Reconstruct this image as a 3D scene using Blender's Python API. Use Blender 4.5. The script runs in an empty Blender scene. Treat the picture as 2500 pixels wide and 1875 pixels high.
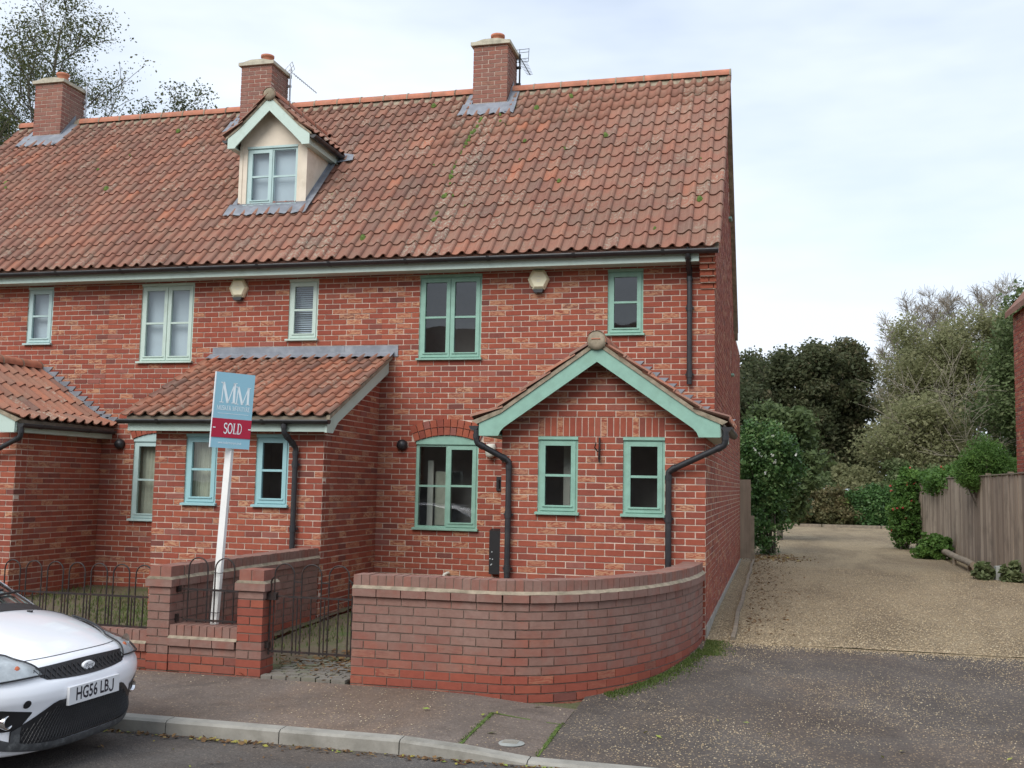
import bpy, bmesh, math, random
import numpy as np
from mathutils import Matrix, Vector
R = math.radians
random.seed(7); RNG = np.random.default_rng(7)
S = bpy.context.scene
COL = S.collection

# ------------------------------------------------------------------ camera
CAMP = Vector((0.7461, -13.6305, 1.5831))
def cam_axes():
    yaw, pit, rol = 0.2475, 0.0963, 0.0195
    fw = Vector((-math.sin(yaw)*math.cos(pit), math.cos(yaw)*math.cos(pit), math.sin(pit)))
    r = Vector((math.cos(yaw), math.sin(yaw), 0)); u = r.cross(fw)
    r2 = math.cos(rol)*r + math.sin(rol)*u; u2 = -math.sin(rol)*r + math.cos(rol)*u
    return r2, u2, fw
r_, u_, f_ = cam_axes()
cam = bpy.data.cameras.new('camera'); cam.sensor_width = 36; cam.lens = 36*2547.1/2500; cam.clip_end = 3000; cam.clip_start = .05
camo = bpy.data.objects.new('camera', cam); COL.objects.link(camo)
camo.matrix_world = Matrix(((r_.x, u_.x, -f_.x, CAMP.x), (r_.y, u_.y, -f_.y, CAMP.y), (r_.z, u_.z, -f_.z, CAMP.z), (0, 0, 0, 1)))
S.camera = camo

# ------------------------------------------------------------------ world: pale overcast sky
SUN_EL, SUN_AZ = 42.0, 196.0     # sun hidden behind thin cloud, behind and to the right of the camera
wd = bpy.data.worlds.new('World'); S.world = wd; wd.use_nodes = True
nt = wd.node_tree; nt.nodes.clear()
def N(t, **k):
    n = nt.nodes.new(t)
    for a, b in k.items(): setattr(n, a, b)
    return n
sky = N('ShaderNodeTexSky', sky_type='NISHITA', sun_disc=False)
sky.sun_elevation = R(SUN_EL); sky.sun_rotation = R(SUN_AZ); sky.air_density = 1.0; sky.dust_density = 1.5; sky.ozone_density = 1.2
tc = N('ShaderNodeTexCoord')
mp = N('ShaderNodeMapping'); mp.inputs['Scale'].default_value = (1.0, 1.0, 3.6)
no = N('ShaderNodeTexNoise'); no.inputs['Scale'].default_value = 1.5; no.inputs['Detail'].default_value = 5; no.inputs['Roughness'].default_value = .55
rp = N('ShaderNodeValToRGB'); rp.color_ramp.elements[0].position = .30; rp.color_ramp.elements[0].color = (.42, .42, .42, 1)
rp.color_ramp.elements[1].position = .64; rp.color_ramp.elements[1].color = (1, 1, 1, 1)
cl = N('ShaderNodeMixRGB'); cl.inputs['Color2'].default_value = (5.5, 6.0, 6.7, 1)
bg = N('ShaderNodeBackground'); bg.inputs['Strength'].default_value = .1
ow = N('ShaderNodeOutputWorld')
L = nt.links.new
L(tc.outputs['Generated'], mp.inputs['Vector']); L(mp.outputs['Vector'], no.inputs['Vector']); L(no.outputs['Fac'], rp.inputs['Fac'])
L(rp.outputs['Color'], cl.inputs['Fac']); L(sky.outputs['Color'], cl.inputs['Color1']); L(cl.outputs['Color'], bg.inputs['Color']); L(bg.outputs['Background'], ow.inputs['Surface'])
sl = bpy.data.lights.new('sun', 'SUN'); sl.energy = 1.5; sl.angle = R(40); sl.color = (1, .97, .92)
so = bpy.data.objects.new('sun', sl); COL.objects.link(so); so.location = (6, -30, 40)
az = R(SUN_AZ); sdir = Vector((math.sin(az)*math.cos(R(SUN_EL)), math.cos(az)*math.cos(R(SUN_EL)), math.sin(R(SUN_EL))))
so.rotation_euler = sdir.to_track_quat('Z', 'Y').to_euler()
S.view_settings.view_transform = 'Standard'; S.view_settings.look = 'None'; S.view_settings.exposure = 0.86; S.view_settings.gamma = 1
S.render.engine = 'CYCLES'; S.cycles.max_bounces = 6; S.cycles.transparent_max_bounces = 24

# ------------------------------------------------------------------ materials
def srgb(r, g, b):
    f = lambda c: (c/255)/12.92 if c/255 <= .04045 else ((c/255+.055)/1.055)**2.4
    return (f(r), f(g), f(b), 1)
class NB:
    def __init__(s, name):
        s.m = bpy.data.materials.new(name); s.m.use_nodes = True; s.t = s.m.node_tree; s.b = s.t.nodes['Principled BSDF']; s.out = s.t.nodes['Material Output']
    def n(s, t, **k):
        x = s.t.nodes.new(t)
        for a, b in k.items():
            if a.startswith('_'): x.inputs[a[1:].replace('_', ' ')].default_value = b
            else: setattr(x, a, b)
        return x
    def l(s, a, b): s.t.links.new(a, b)
    def pos(s, scale=(1, 1, 1)):
        g = s.n('ShaderNodeNewGeometry'); m = s.n('ShaderNodeMapping'); m.inputs['Scale'].default_value = scale
        s.l(g.outputs['Position'], m.inputs['Vector']); return m.outputs['Vector']
    def noise(s, scale, detail=4, rough=.55, vec=None, dist=0):
        x = s.n('ShaderNodeTexNoise'); x.inputs['Scale'].default_value = scale; x.inputs['Detail'].default_value = detail; x.inputs['Roughness'].default_value = rough; x.inputs['Distortion'].default_value = dist
        s.l(vec if vec is not None else s.pos(), x.inputs['Vector']); return x.outputs['Fac']
    def ramp(s, fac, stops):
        x = s.n('ShaderNodeValToRGB'); e = x.color_ramp.elements
        while len(e) < len(stops): e.new(.5)
        for i, (p, c) in enumerate(stops): e[i].position = p; e[i].color = c if len(c) == 4 else (*c, 1)
        s.l(fac, x.inputs['Fac']); return x.outputs['Color']
    def mix(s, f, a, b, mode='MIX'):
        x = s.n('ShaderNodeMixRGB', blend_type=mode)
        for i, v in zip(('Fac', 'Color1', 'Color2'), (f, a, b)):
            if hasattr(v, 'is_output'): s.l(v, x.inputs[i])
            else: x.inputs[i].default_value = v if i == 'Fac' else (v if len(v) == 4 else (*v, 1))
        return x.outputs['Color']
    def math(s, op, a, b=0., c=None):
        x = s.n('ShaderNodeMath', operation=op)
        for i, v in enumerate((a, b, c)):
            if v is None: continue
            if hasattr(v, 'is_output'): s.l(v, x.inputs[i])
            else: x.inputs[i].default_value = v
        return x.outputs[0]
    def pc(s):
        o = s.n('ShaderNodeObjectInfo'); a = s.n('ShaderNodeAttribute', attribute_name='pc')
        v = s.n('ShaderNodeMixRGB', blend_type='ADD'); v.inputs['Fac'].default_value = 1
        s.l(o.outputs['Color'], v.inputs['Color1']); s.l(a.outputs['Color'], v.inputs['Color2'])
        sp = s.n('ShaderNodeSeparateColor'); s.l(v.outputs['Color'], sp.inputs['Color']); return sp.outputs
    def col(s, c):
        if hasattr(c, 'is_output'): s.l(c, s.b.inputs['Base Color'])
        else: s.b.inputs['Base Color'].default_value = c if len(c) == 4 else (*c, 1)
    def bump(s, h, strength=.3, dist=.01):
        x = s.n('ShaderNodeBump'); x.inputs['Strength'].default_value = strength; x.inputs['Distance'].default_value = dist
        s.l(h, x.inputs['Height']); s.l(x.outputs['Normal'], s.b.inputs['Normal'])
    def rough(s, v):
        if hasattr(v, 'is_output'): s.l(v, s.b.inputs['Roughness'])
        else: s.b.inputs['Roughness'].default_value = v
M = {}
def simple(name, c, rough=.6, var=.12, scale=6, metal=0, spec=.5, bump=0, dirt=None):
    b = NB(name); f = b.noise(scale, 5)
    lo = tuple(x*(1-var) for x in c[:3]); hi = tuple(min(1, x*(1+var)) for x in c[:3])
    cc = b.ramp(f, [(.3, lo), (.7, hi)])
    if dirt:
        d = b.noise(dirt[1], 6, .65); cc = b.mix(b.math('MULTIPLY', b.ramp(d, [(.5, (0, 0, 0)), (.75, (1, 1, 1))]), dirt[2]), cc, dirt[0])
    b.col(cc); b.rough(rough); b.b.inputs['Metallic'].default_value = metal; b.b.inputs['Specular IOR Level'].default_value = spec
    if bump: b.bump(b.noise(scale*8, 5), bump, .004)
    M[name] = b.m; return b
def brick_mat():
    b = NB('brick'); r, gch, w = b.pc()[:3]
    base = b.ramp(r, [(0, (.14, .058, .05)), (.2, (.205, .064, .048)), (.5, (.28, .072, .046)), (.8, (.335, .095, .055)), (1, (.26, .098, .078))])
    v1 = b.noise(16, 5, .6); base = b.mix(.5, base, b.mix(v1, (.45, .46, .48), (1.45, 1.42, 1.4)), 'MULTIPLY')
    bl = b.noise(.8, 5, .6); base = b.mix(.35, base, b.mix(bl, (.55, .56, .6), (1.4, 1.38, 1.32)), 'MULTIPLY')
    cr = b.noise(1, 3, .55, b.pos((11, 11, 42)), 1.6)
    cm = b.math('MULTIPLY', b.ramp(cr, [(.42, (0, 0, 0)), (.56, (1, 1, 1))]), gch)
    base = b.mix(cm, base, (.50, .28, .165))
    gr = b.noise(5, 5, .6); wm = b.math('MINIMUM', b.math('MULTIPLY', b.math('MULTIPLY', gr, 2.1), w), .92)
    base = b.mix(wm, base, b.mix(b.ramp(b.noise(2.6, 5, .6), [(.35, (0, 0, 0)), (.65, (1, 1, 1))]), b.mix(b.noise(23, 4), (.155, .085, .066), (.27, .165, .135)), b.mix(b.noise(19, 4), (.18, .108, .088), (.32, .215, .18))))
    b.col(base); b.rough(.88); b.b.inputs['Specular IOR Level'].default_value = .25
    b.bump(b.math('ADD', b.noise(70, 5), b.math('MULTIPLY', cm, -.6)), .5, .004); M['brick'] = b.m
brick_mat()
def tile_mat():
    b = NB('pantile'); r, gch, w = b.pc()[:3]
    base = b.ramp(r, [(0, (.19, .108, .085)), (.3, (.24, .12, .088)), (.6, (.29, .132, .09)), (.85, (.375, .145, .085)), (1, (.30, .155, .11))])
    bp = b.noise(.55, 5, .6, None, .5); base = b.mix(.45, base, b.mix(b.ramp(bp, [(.35, (0, 0, 0)), (.65, (1, 1, 1))]), (.62, .60, .60), (1.3, 1.28, 1.25)), 'MULTIPLY')
    st = b.noise(3.2, 6, .6, None, .6)
    base = b.mix(b.ramp(st, [(.42, (0, 0, 0)), (.72, (.55, .55, .55))]), base, (.23, .17, .125))
    li = b.noise(21, 6, .68); lm = b.math('MULTIPLY', b.ramp(li, [(.50, (0, 0, 0)), (.60, (1, 1, 1))]), gch)
    base = b.mix(lm, base, (.36, .32, .25))
    sp = b.noise(60, 3, .6); base = b.mix(b.math('MULTIPLY', b.ramp(sp, [(.66, (0, 0, 0)), (.72, (1, 1, 1))]), .55), base, (.45, .42, .36))
    dk = b.noise(9, 6, .7); base = b.mix(b.math('MULTIPLY', b.ramp(dk, [(.55, (0, 0, 0)), (.75, (1, 1, 1))]), .5), base, (.12, .062, .055))
    base = b.mix(w, base, (.09, .085, .045))
    b.col(base); b.rough(.85); b.b.inputs['Specular IOR Level'].default_value = .3; b.bump(b.noise(55, 5), .35, .004); M['pantile'] = b.m
tile_mat()
simple('mortar', (.60, .485, .40), .95, .2, 9, bump=.3, dirt=((.34, .25, .20), 1.6, .7))
simple('mortar_weathered', (.20, .145, .118), .95, .25, 7, bump=.3, dirt=((.11, .09, .06), 3, .6))
simple('mortar_lichen', (.29, .24, .175), .95, .3, 12, bump=.6, dirt=((.12, .105, .06), 8, .8))
simple('ridge_tile', (.42, .16, .095), .8, .2, 7, bump=.3, dirt=((.23, .16, .11), 4, .6))
simple('paint_green', srgb(131, 170, 154), .5, .10, 9, dirt=(srgb(105, 135, 112), 5, .35))
simple('paint_blue', srgb(146, 186, 190), .45, .05, 5, dirt=(srgb(110, 135, 130), 5, .3))
simple('paint_pale', srgb(184, 202, 192), .5, .06, 4, dirt=(srgb(125, 135, 118), 4, .4))
simple('paint_grey_blue', srgb(172, 196, 194), .5, .05, 4, dirt=(srgb(120, 135, 128), 5, .3))
simple('render_cream', srgb(214, 202, 184), .8, .06, 5, bump=.2, dirt=(srgb(165, 150, 125), 3, .5))
simple('black_plastic', (.022, .022, .025), .42, .2, 8, dirt=((.07, .07, .065), 6, .4))
simple('iron', (.018, .012, .011), .55, .3, 30, dirt=((.09, .035, .02), 22, .7))
simple('lead', (.20, .215, .245), .6, .22, 5, metal=.1, bump=.2, dirt=((.36, .38, .40), 6, .6))
simple('stone_cap', (.46, .42, .33), .9, .2, 9, bump=.4, dirt=((.20, .19, .14), 6, .7))
simple('clay_pot', (.46, .17, .10), .8, .15, 6, dirt=((.25, .16, .11), 5, .5))
simple('steel', (.42, .43, .45), .4, .1, 10, metal=.8)
simple('cream_plastic', srgb(228, 222, 190), .4, .03, 4, dirt=(srgb(190, 180, 140), 5, .4))
simple('white_plastic', srgb(205, 203, 192), .45, .04, 4)
simple('curtain', srgb(188, 188, 170), .9, .1, 12)
simple('blind', srgb(196, 206, 214), .85, .05, 3)
simple('room_dark', (.26, .245, .23), .95, .3, 1.5)
simple('concrete', (.30, .285, .25), .93, .16, 5, bump=.5, dirt=((.15, .14, .115), 3, .8))
simple('sett', (.19, .17, .145), .93, .2, 8, bump=.5, dirt=((.10, .12, .05), 4, .9))
simple('timber_post', (.21, .17, .125), .9, .25, 9, bump=.4, dirt=((.11, .105, .08), 4, .7))
simple('sign_post', srgb(232, 232, 228), .5, .03, 5, dirt=(srgb(190, 186, 170), 4, .35))
simple('sign_blue', srgb(140, 186, 204), .4, .02, 3)
simple('sign_red', srgb(168, 18, 54), .4, .03, 3)
simple('letter_white', srgb(224, 234, 238), .5, .02, 3)
simple('letter_dark', srgb(22, 24, 40), .5, .02, 3)
simple('tyre', (.02, .02, .02), .85, .2, 20)
simple('alloy', (.45, .46, .48), .35, .08, 9, metal=.8)
simple('chrome', (.75, .75, .76), .15, .03, 9, metal=1)
simple('trim_black', (.014, .014, .016), .45, .2, 10)
simple('splitter_grey', (.055, .058, .062), .6, .3, 14, dirt=((.20, .21, .21), 18, .7))
simple('plate_white', srgb(222, 224, 226), .35, .02, 4)
simple('amber', (.75, .16, .04), .3, .05, 5)
simple('sticker', (.0, .42, .48), .4, .02, 5)
simple('moss', (.075, .12, .02), .95, .4, 30, dirt=((.16, .17, .03), 15, .8))
simple('pebble_pale', (.48, .40, .28), .85, .25, 25)
simple('bark', (.10, .085, .065), .95, .3, 6, bump=.5)
simple('bark_pale', (.25, .215, .17), .95, .25, 6, bump=.3)
simple('stone_grey', (.30, .31, .29), .9, .2, 6, bump=.4)
def carpaint():
    b = NB('car_paint'); b.col((.87, .89, .93)); b.rough(.32); b.b.inputs['Coat Weight'].default_value = .8; b.b.inputs['Coat Roughness'].default_value = .04
    M['car_paint'] = b.m
carpaint()
def glassmat(name, tint, refl=1.0):
    b = NB(name); t = b.t; t.nodes.remove(b.b)
    tr = b.n('ShaderNodeBsdfTransparent'); tr.inputs['Color'].default_value = (*tint, 1)
    gl = b.n('ShaderNodeBsdfGlossy'); gl.inputs['Roughness'].default_value = .015; gl.inputs['Color'].default_value = (.95, .97, 1, 1)
    fr = b.n('ShaderNodeFresnel'); ge = b.n('ShaderNodeNewGeometry'); b.l(b.math('ADD', b.math('MULTIPLY', ge.outputs['Backfacing'], 1/1.6-1.6), 1.6), fr.inputs['IOR'])
    bu = b.n('ShaderNodeBump'); bu.inputs['Strength'].default_value = .05; bu.inputs['Distance'].default_value = .02
    b.l(b.noise(2.5, 1), bu.inputs['Height']); b.l(bu.outputs['Normal'], gl.inputs['Normal'])
    mx = b.n('ShaderNodeMixShader'); f = b.math('MULTIPLY', fr.outputs[0], refl)
    b.l(f, mx.inputs[0]); b.l(tr.outputs[0], mx.inputs[1]); b.l(gl.outputs[0], mx.inputs[2]); b.l(mx.outputs[0], b.out.inputs['Surface'])
    M[name] = b.m
glassmat('glass', (.80, .84, .84), 1.25); glassmat('lamp_glass', (.88, .9, .91), .6); simple('lamp_bowl', (.50, .52, .53), .25, .25, 14); glassmat('car_glass', (.45, .5, .5), 1.5)
def tarmac(name, a, b2, chip, chipamt, blot, wet=None):
    b = NB(name); v = b.n('ShaderNodeTexVoronoi'); v.inputs['Scale'].default_value = 95; b.l(b.pos(), v.inputs['Vector'])
    sp = b.n('ShaderNodeSeparateColor'); b.l(v.outputs['Color'], sp.inputs['Color'])
    c = b.mix(b.ramp(sp.outputs[0], [(0, (.1, .1, .1)), (1, (1, 1, 1))]), a, b2)
    c = b.mix(b.math('MULTIPLY', b.ramp(sp.outputs[1], [(1-chipamt, (0, 0, 0)), (1-chipamt+.01, (1, 1, 1))]), .8), c, chip)
    n1 = b.noise(.9, 6, .62, None, .4); c = b.mix(b.ramp(n1, [(.38, (0, 0, 0)), (.66, (1, 1, 1))]), c, b.mix(1.0, c, blot, 'MULTIPLY'))
    n2 = b.noise(3.7, 6, .7); c = b.mix(b.math('MULTIPLY', b.ramp(n2, [(.5, (0, 0, 0)), (.72, (1, 1, 1))]), .5), c, tuple(x*.62 for x in a))
    n3 = b.noise(.45, 4, .6, None, .8); c = b.mix(b.math('MULTIPLY', b.ramp(n3, [(.45, (0, 0, 0)), (.62, (1, 1, 1))]), .45), c, b.mix(1.0, c, (1.25, 1.0, .78), 'MULTIPLY'))
    n4 = b.noise(1.7, 7, .72, None, .3); c = b.mix(b.math('MULTIPLY', b.ramp(n4, [(.56, (0, 0, 0)), (.66, (1, 1, 1))]), .45), c, tuple(x*.5 for x in a))
    b.col(c); b.rough(.9); b.bump(v.outputs['Distance'], .6, .006); M[name] = b.m
tarmac('road_tarmac', (.062, .055, .050), (.122, .11, .10), (.22, .19, .15), .03, (.68, .67, .68))
tarmac('pavement_tarmac', (.115, .09, .075), (.195, .157, .131), (.40, .31, .21), .035, (.72, .68, .64))
tarmac('apron_tarmac', (.064, .053, .046), (.133, .110, .092), (.40, .31, .19), .07, (.60, .58, .58))
def gravelmat():
    b = NB('gravel'); v = b.n('ShaderNodeTexVoronoi'); v.inputs['Scale'].default_value = 105; b.l(b.pos(), v.inputs['Vector'])
    sp = b.n('ShaderNodeSeparateColor'); b.l(v.outputs['Color'], sp.inputs['Color'])
    c = b.ramp(sp.outputs[0], [(0, (.135, .10, .06)), (.35, (.265, .20, .118)), (.7, (.39, .30, .178)), (1, (.52, .43, .29))])
    n1 = b.noise(.55, 5, .6, b.pos((1.5, .35, 1)), .5); c = b.mix(b.ramp(n1, [(.42, (0, 0, 0)), (.62, (.75, .75, .75))]), c, b.mix(1.0, c, (.58, .55, .54), 'MULTIPLY'))
    bt = b.n('ShaderNodeTexBrick', offset=.5); bt.inputs['Scale'].default_value = 1.0; bt.inputs['Brick Width'].default_value = .21; bt.inputs['Row Height'].default_value = .105; bt.inputs['Mortar Size'].default_value = .007; bt.inputs['Mortar Smooth'].default_value = .4
    b.l(b.pos(), bt.inputs['Vector']); jm = b.math('MULTIPLY', bt.outputs['Fac'], b.ramp(b.noise(.7, 4, .6), [(.42, (0, 0, 0)), (.6, (.75, .75, .75))])); c = b.mix(jm, c, (.09, .07, .048))
    b.col(c); b.rough(.95); b.bump(v.outputs['Distance'], 1.0, .012); M['gravel'] = b.m
gravelmat()
def soilmat(name, c1, c2, c3):
    b = NB(name); n = b.noise(2.2, 7, .65); c = b.ramp(n, [(.3, c1), (.5, c2), (.68, c3)]); n2 = b.noise(40, 4)
    c = b.mix(.6, c, b.mix(n2, (.5, .5, .5), (1.4, 1.4, 1.4)), 'MULTIPLY'); b.col(c); b.rough(.97); b.bump(b.noise(25, 6), .8, .03); M[name] = b.m
soilmat('soil', (.085, .06, .04), (.13, .105, .065), (.075, .10, .03)); soilmat('field', (.09, .10, .04), (.07, .10, .025), (.11, .12, .04))
def woodmat():
    b = NB('fence_wood'); r = b.pc()[0]
    g1 = b.noise(1, 6, .6, b.pos((30, 30, 1.3)), .4)
    c = b.mix(r, (.19, .145, .11), (.36, .295, .23)); c = b.mix(.75, c, b.mix(g1, (.45, .43, .42), (1.5, 1.48, 1.45)), 'MULTIPLY')
    n = b.noise(2, 5); c = b.mix(b.math('MULTIPLY', b.ramp(n, [(.52, (0, 0, 0)), (.7, (1, 1, 1))]), .5), c, (.10, .075, .055)); b.col(c); b.rough(.92); b.bump(g1, .4, .006); M['fence_wood'] = b.m
woodmat()
def leafmat(name, stops, trans=.25, rough=.6):
    b = NB(name); r = b.pc()[0]; c = b.ramp(r, stops); b.col(c); b.rough(rough); b.b.inputs['Specular IOR Level'].default_value = .3
    tl = b.n('ShaderNodeBsdfTranslucent'); b.l(c, tl.inputs['Color']); mx = b.n('ShaderNodeMixShader'); mx.inputs[0].default_value = trans
    b.l(b.b.outputs[0], mx.inputs[1]); b.l(tl.outputs[0], mx.inputs[2]); b.l(mx.outputs[0], b.out.inputs['Surface']); M[name] = b.m
leafmat('leaf_alder', [(0, (.07, .085, .035)), (.5, (.11, .125, .05)), (1, (.19, .17, .07))], .4)
leafmat('leaf_dark', [(0, (.062, .078, .038)), (.45, (.098, .115, .056)), (.8, (.13, .132, .066)), (1, (.165, .14, .08))], .5)
leafmat('leaf_willow', [(0, (.18, .19, .09)), (.5, (.27, .275, .14)), (1, (.37, .355, .20))], .55)
leafmat('leaf_olive', [(0, (.065, .095, .035)), (.5, (.105, .145, .055)), (1, (.18, .21, .10))], .35)
leafmat('leaf_shrub', [(0, (.03, .065, .022)), (.5, (.055, .115, .034)), (.88, (.09, .175, .05)), (1, (.16, .24, .085))], .25, .45)
leafmat('leaf_bright', [(0, (.05, .11, .022)), (.5, (.095, .185, .04)), (1, (.17, .29, .065))], .35)
leafmat('leaf_hedge', [(0, (.08, .085, .035)), (.4, (.13, .125, .055)), (.75, (.20, .155, .08)), (1, (.14, .20, .05))], .35)
leafmat('leaf_brown', [(0, (.09, .05, .025)), (.4, (.16, .085, .035)), (.75, (.23, .14, .06)), (.9, (.32, .28, .06)), (1, (.25, .34, .07))], .15, .8)
leafmat('grass_blade', [(0, (.05, .075, .018)), (.5, (.085, .13, .028)), (1, (.19, .20, .07))], .3)
leafmat('petal_red', [(0, (.5, .04, .05)), (1, (.8, .16, .14))], .3)
leafmat('petal_white', [(0, (.7, .7, .6)), (1, (.85, .85, .8))], .3)
leafmat('stone_chip', [(0, (.15, .115, .075)), (.4, (.32, .245, .155)), (.75, (.43, .34, .215)), (1, (.56, .48, .35))], 0.0, .9)

# ------------------------------------------------------------------ helpers
WORLD = {}
def par(o, parent):
    if parent is not None:
        o.parent = parent; o.matrix_parent_inverse = WORLD.get(parent.name, Matrix.Identity(4)).inverted()
def tag(o, label=None, cat=None, group=None, kind=None):
    for k, v in (('label', label), ('category', cat), ('group', group), ('kind', kind)):
        if v: o[k] = v
    return o
def thing(name, loc, label, cat, group=None):
    o = bpy.data.objects.new(name, None); COL.objects.link(o); o.location = loc; o.empty_display_size = .2
    WORLD[o.name] = Matrix.Translation(Vector(loc)); return tag(o, label, cat, group)
class MB:
    def __init__(s): s.v = []; s.f = []; s.sm = []
    def add(s, vs, fs, smooth=False):
        o = len(s.v); s.v += [tuple(v) for v in vs]; s.f += [tuple(i+o for i in f) for f in fs]; s.sm += [smooth]*len(fs); return s
    def box(s, x0, x1, y0, y1, z0, z1):
        v = [(x, y, z) for z in (z0, z1) for y in (y0, y1) for x in (x0, x1)]
        return s.add(v, [(0, 2, 3, 1), (4, 5, 7, 6), (0, 1, 5, 4), (2, 6, 7, 3), (0, 4, 6, 2), (1, 3, 7, 5)])
    def obox(s, c, size, m):
        v = [Vector(c) + m @ Vector((x*size[0]/2, y*size[1]/2, z*size[2]/2)) for z in (-1, 1) for y in (-1, 1) for x in (-1, 1)]
        return s.add(v, [(0, 2, 3, 1), (4, 5, 7, 6), (0, 1, 5, 4), (2, 6, 7, 3), (0, 4, 6, 2), (1, 3, 7, 5)])
    def quad(s, *vs): return s.add(vs, [tuple(range(len(vs)))])
    def prism(s, poly, axis, a, b):
        def p(q, t): return {'y': (q[0], t, q[1]), 'x': (t, q[0], q[1]), 'z': (q[0], q[1], t)}[axis]
        n = len(poly); v = [p(q, a) for q in poly] + [p(q, b) for q in poly]
        f = [tuple(range(n)), tuple(range(2*n-1, n-1, -1))] + [(i, i+n, (i+1) % n+n, (i+1) % n) for i in range(n)]
        return s.add(v, f)
    def tube(s, path, r, n=8, caps=True, smooth=True):
        path = [Vector(p) for p in path]; k = len(path); rr = r if isinstance(r, (list, tuple)) else [r]*k
        vs = []; ref = None
        for i, p in enumerate(path):
            t = (path[min(i+1, k-1)] - path[max(i-1, 0)]).normalized()
            if ref is None: ref = Vector((0, 0, 1)) if abs(t.z) < .9 else Vector((1, 0, 0))
            a = t.cross(ref).normalized(); b = a.cross(t).normalized(); ref = b
            for j in range(n):
                an = 2*math.pi*j/n; vs.append(p + (a*math.cos(an)+b*math.sin(an))*rr[i])
        fs = [(i*n+j, i*n+(j+1) % n, (i+1)*n+(j+1) % n, (i+1)*n+j) for i in range(k-1) for j in range(n)]
        s.add(vs, fs, smooth)
        if caps: s.add(vs[:n], [tuple(range(n-1, -1, -1))]); s.add(vs[-n:], [tuple(range(n))])
        return s
    def lathe(s, prof, c, axis='z', n=16, smooth=True):
        vs = []
        for r, h in prof:
            for j in range(n):
                a = 2*math.pi*j/n; x, y = r*math.cos(a), r*math.sin(a)
                vs.append({'z': (c[0]+x, c[1]+y, c[2]+h), 'y': (c[0]+x, c[1]+h, c[2]+y), 'x': (c[0]+h, c[1]+x, c[2]+y)}[axis])
        k = len(prof); fs = [(i*n+j, i*n+(j+1) % n, (i+1)*n+(j+1) % n, (i+1)*n+j) for i in range(k-1) for j in range(n)]
        return s.add(vs, fs, smooth)
    def build(s, name, mat, parent=None, color=None, smooth=None):
        me = bpy.data.meshes.new(name); me.from_pydata(s.v, [], s.f); me.materials.append(M[mat] if isinstance(mat, str) else mat)
        me.polygons.foreach_set('use_smooth', s.sm if smooth is None else [smooth]*len(s.f)); me.update()
        bm = bmesh.new(); bm.from_mesh(me); bmesh.ops.recalc_face_normals(bm, faces=bm.faces); bm.to_mesh(me); bm.free()
        o = bpy.data.objects.new(name, me); COL.objects.link(o); o.color = (*(color or (0, 0, 0)), 1); par(o, parent); return o
def npmesh(name, v, faces, mat, parent=None, pc=None, smooth=False):
    """numpy verts (n,3), faces (m,k) of equal size k, per-vertex colour"""
    me = bpy.data.meshes.new(name); v = np.asarray(v, np.float32); faces = np.asarray(faces, np.int32); m, k = faces.shape
    me.vertices.add(len(v)); me.vertices.foreach_set('co', v.ravel()); me.loops.add(m*k); me.loops.foreach_set('vertex_index', faces.ravel())
    me.polygons.add(m); me.polygons.foreach_set('loop_start', np.arange(0, m*k, k, dtype=np.int32))
    me.polygons.foreach_set('use_smooth', np.full(m, smooth))
    if pc is not None:
        a = me.attributes.new('pc', 'FLOAT_COLOR', 'POINT'); c = np.ones((len(v), 4), np.float32); c[:, :pc.shape[1]] = pc; a.data.foreach_set('color', c.ravel())
    me.materials.append(M[mat]); me.update(calc_edges=True); o = bpy.data.objects.new(name, me); COL.objects.link(o); o.color = (0, 0, 0, 1); par(o, parent); return o
# piece system: pieces = (matrix 4x4 np, colour); the 300 that show largest become objects of their own, the rest is one joined part
BOXV = np.array([(x, y, z) for z in (-.5, .5) for y in (-.5, .5) for x in (-.5, .5)], float)
BOXF = np.array([(0, 2, 3, 1), (4, 5, 7, 6), (0, 1, 5, 4), (2, 6, 7, 3), (0, 4, 6, 2), (1, 3, 7, 5)])
def brick_template():
    v = []; c = .045
    for z in (-.5, .5):
        for y in (-.5, .5):
            for x in (-.5, .5): v.append((x, y, z))
    return np.array(v), BOXF
TPL = {}
def tpl_mesh(key, v, f, mat):
    me = bpy.data.meshes.new(key); me.from_pydata([tuple(map(float, p)) for p in v], [], [tuple(map(int, q)) for q in f]); me.materials.append(M[mat]); me.update()
    TPL[key] = (np.array(v, float), np.array(f), me, mat)
tpl_mesh('brick', BOXV, BOXF, 'brick')
def tile_template():
    prof = [(-.004, .020), (.016, .003), (.042, -.007), (.078, -.009), (.108, .003), (.133, .024), (.156, .043), (.176, .047), (.196, .034), (.208, .012)]
    n = len(prof); Ln = .40; v = []
    for x, z in prof: v.append((x, 0, z+.026))
    for x, z in prof: v.append((x, Ln, z))
    for x, z in prof: v.append((x, .004, z+.009))
    f = [(i, i+1, n+i+1, n+i) for i in range(n-1)] + [(2*n+i, 2*n+i+1, i+1, i) for i in range(n-1)]
    return v, f
tpl_mesh('tile', *tile_template(), 'pantile')
tpl_mesh('board', BOXV, BOXF, 'fence_wood'); tpl_mesh('sett', BOXV, BOXF, 'sett')
def mat4(c, ax, ay, az): 
    m = np.eye(4); m[:3, 0] = ax; m[:3, 1] = ay; m[:3, 2] = az; m[:3, 3] = c; return m
CAMN = np.array(CAMP); FWN = np.array(f_)
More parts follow.
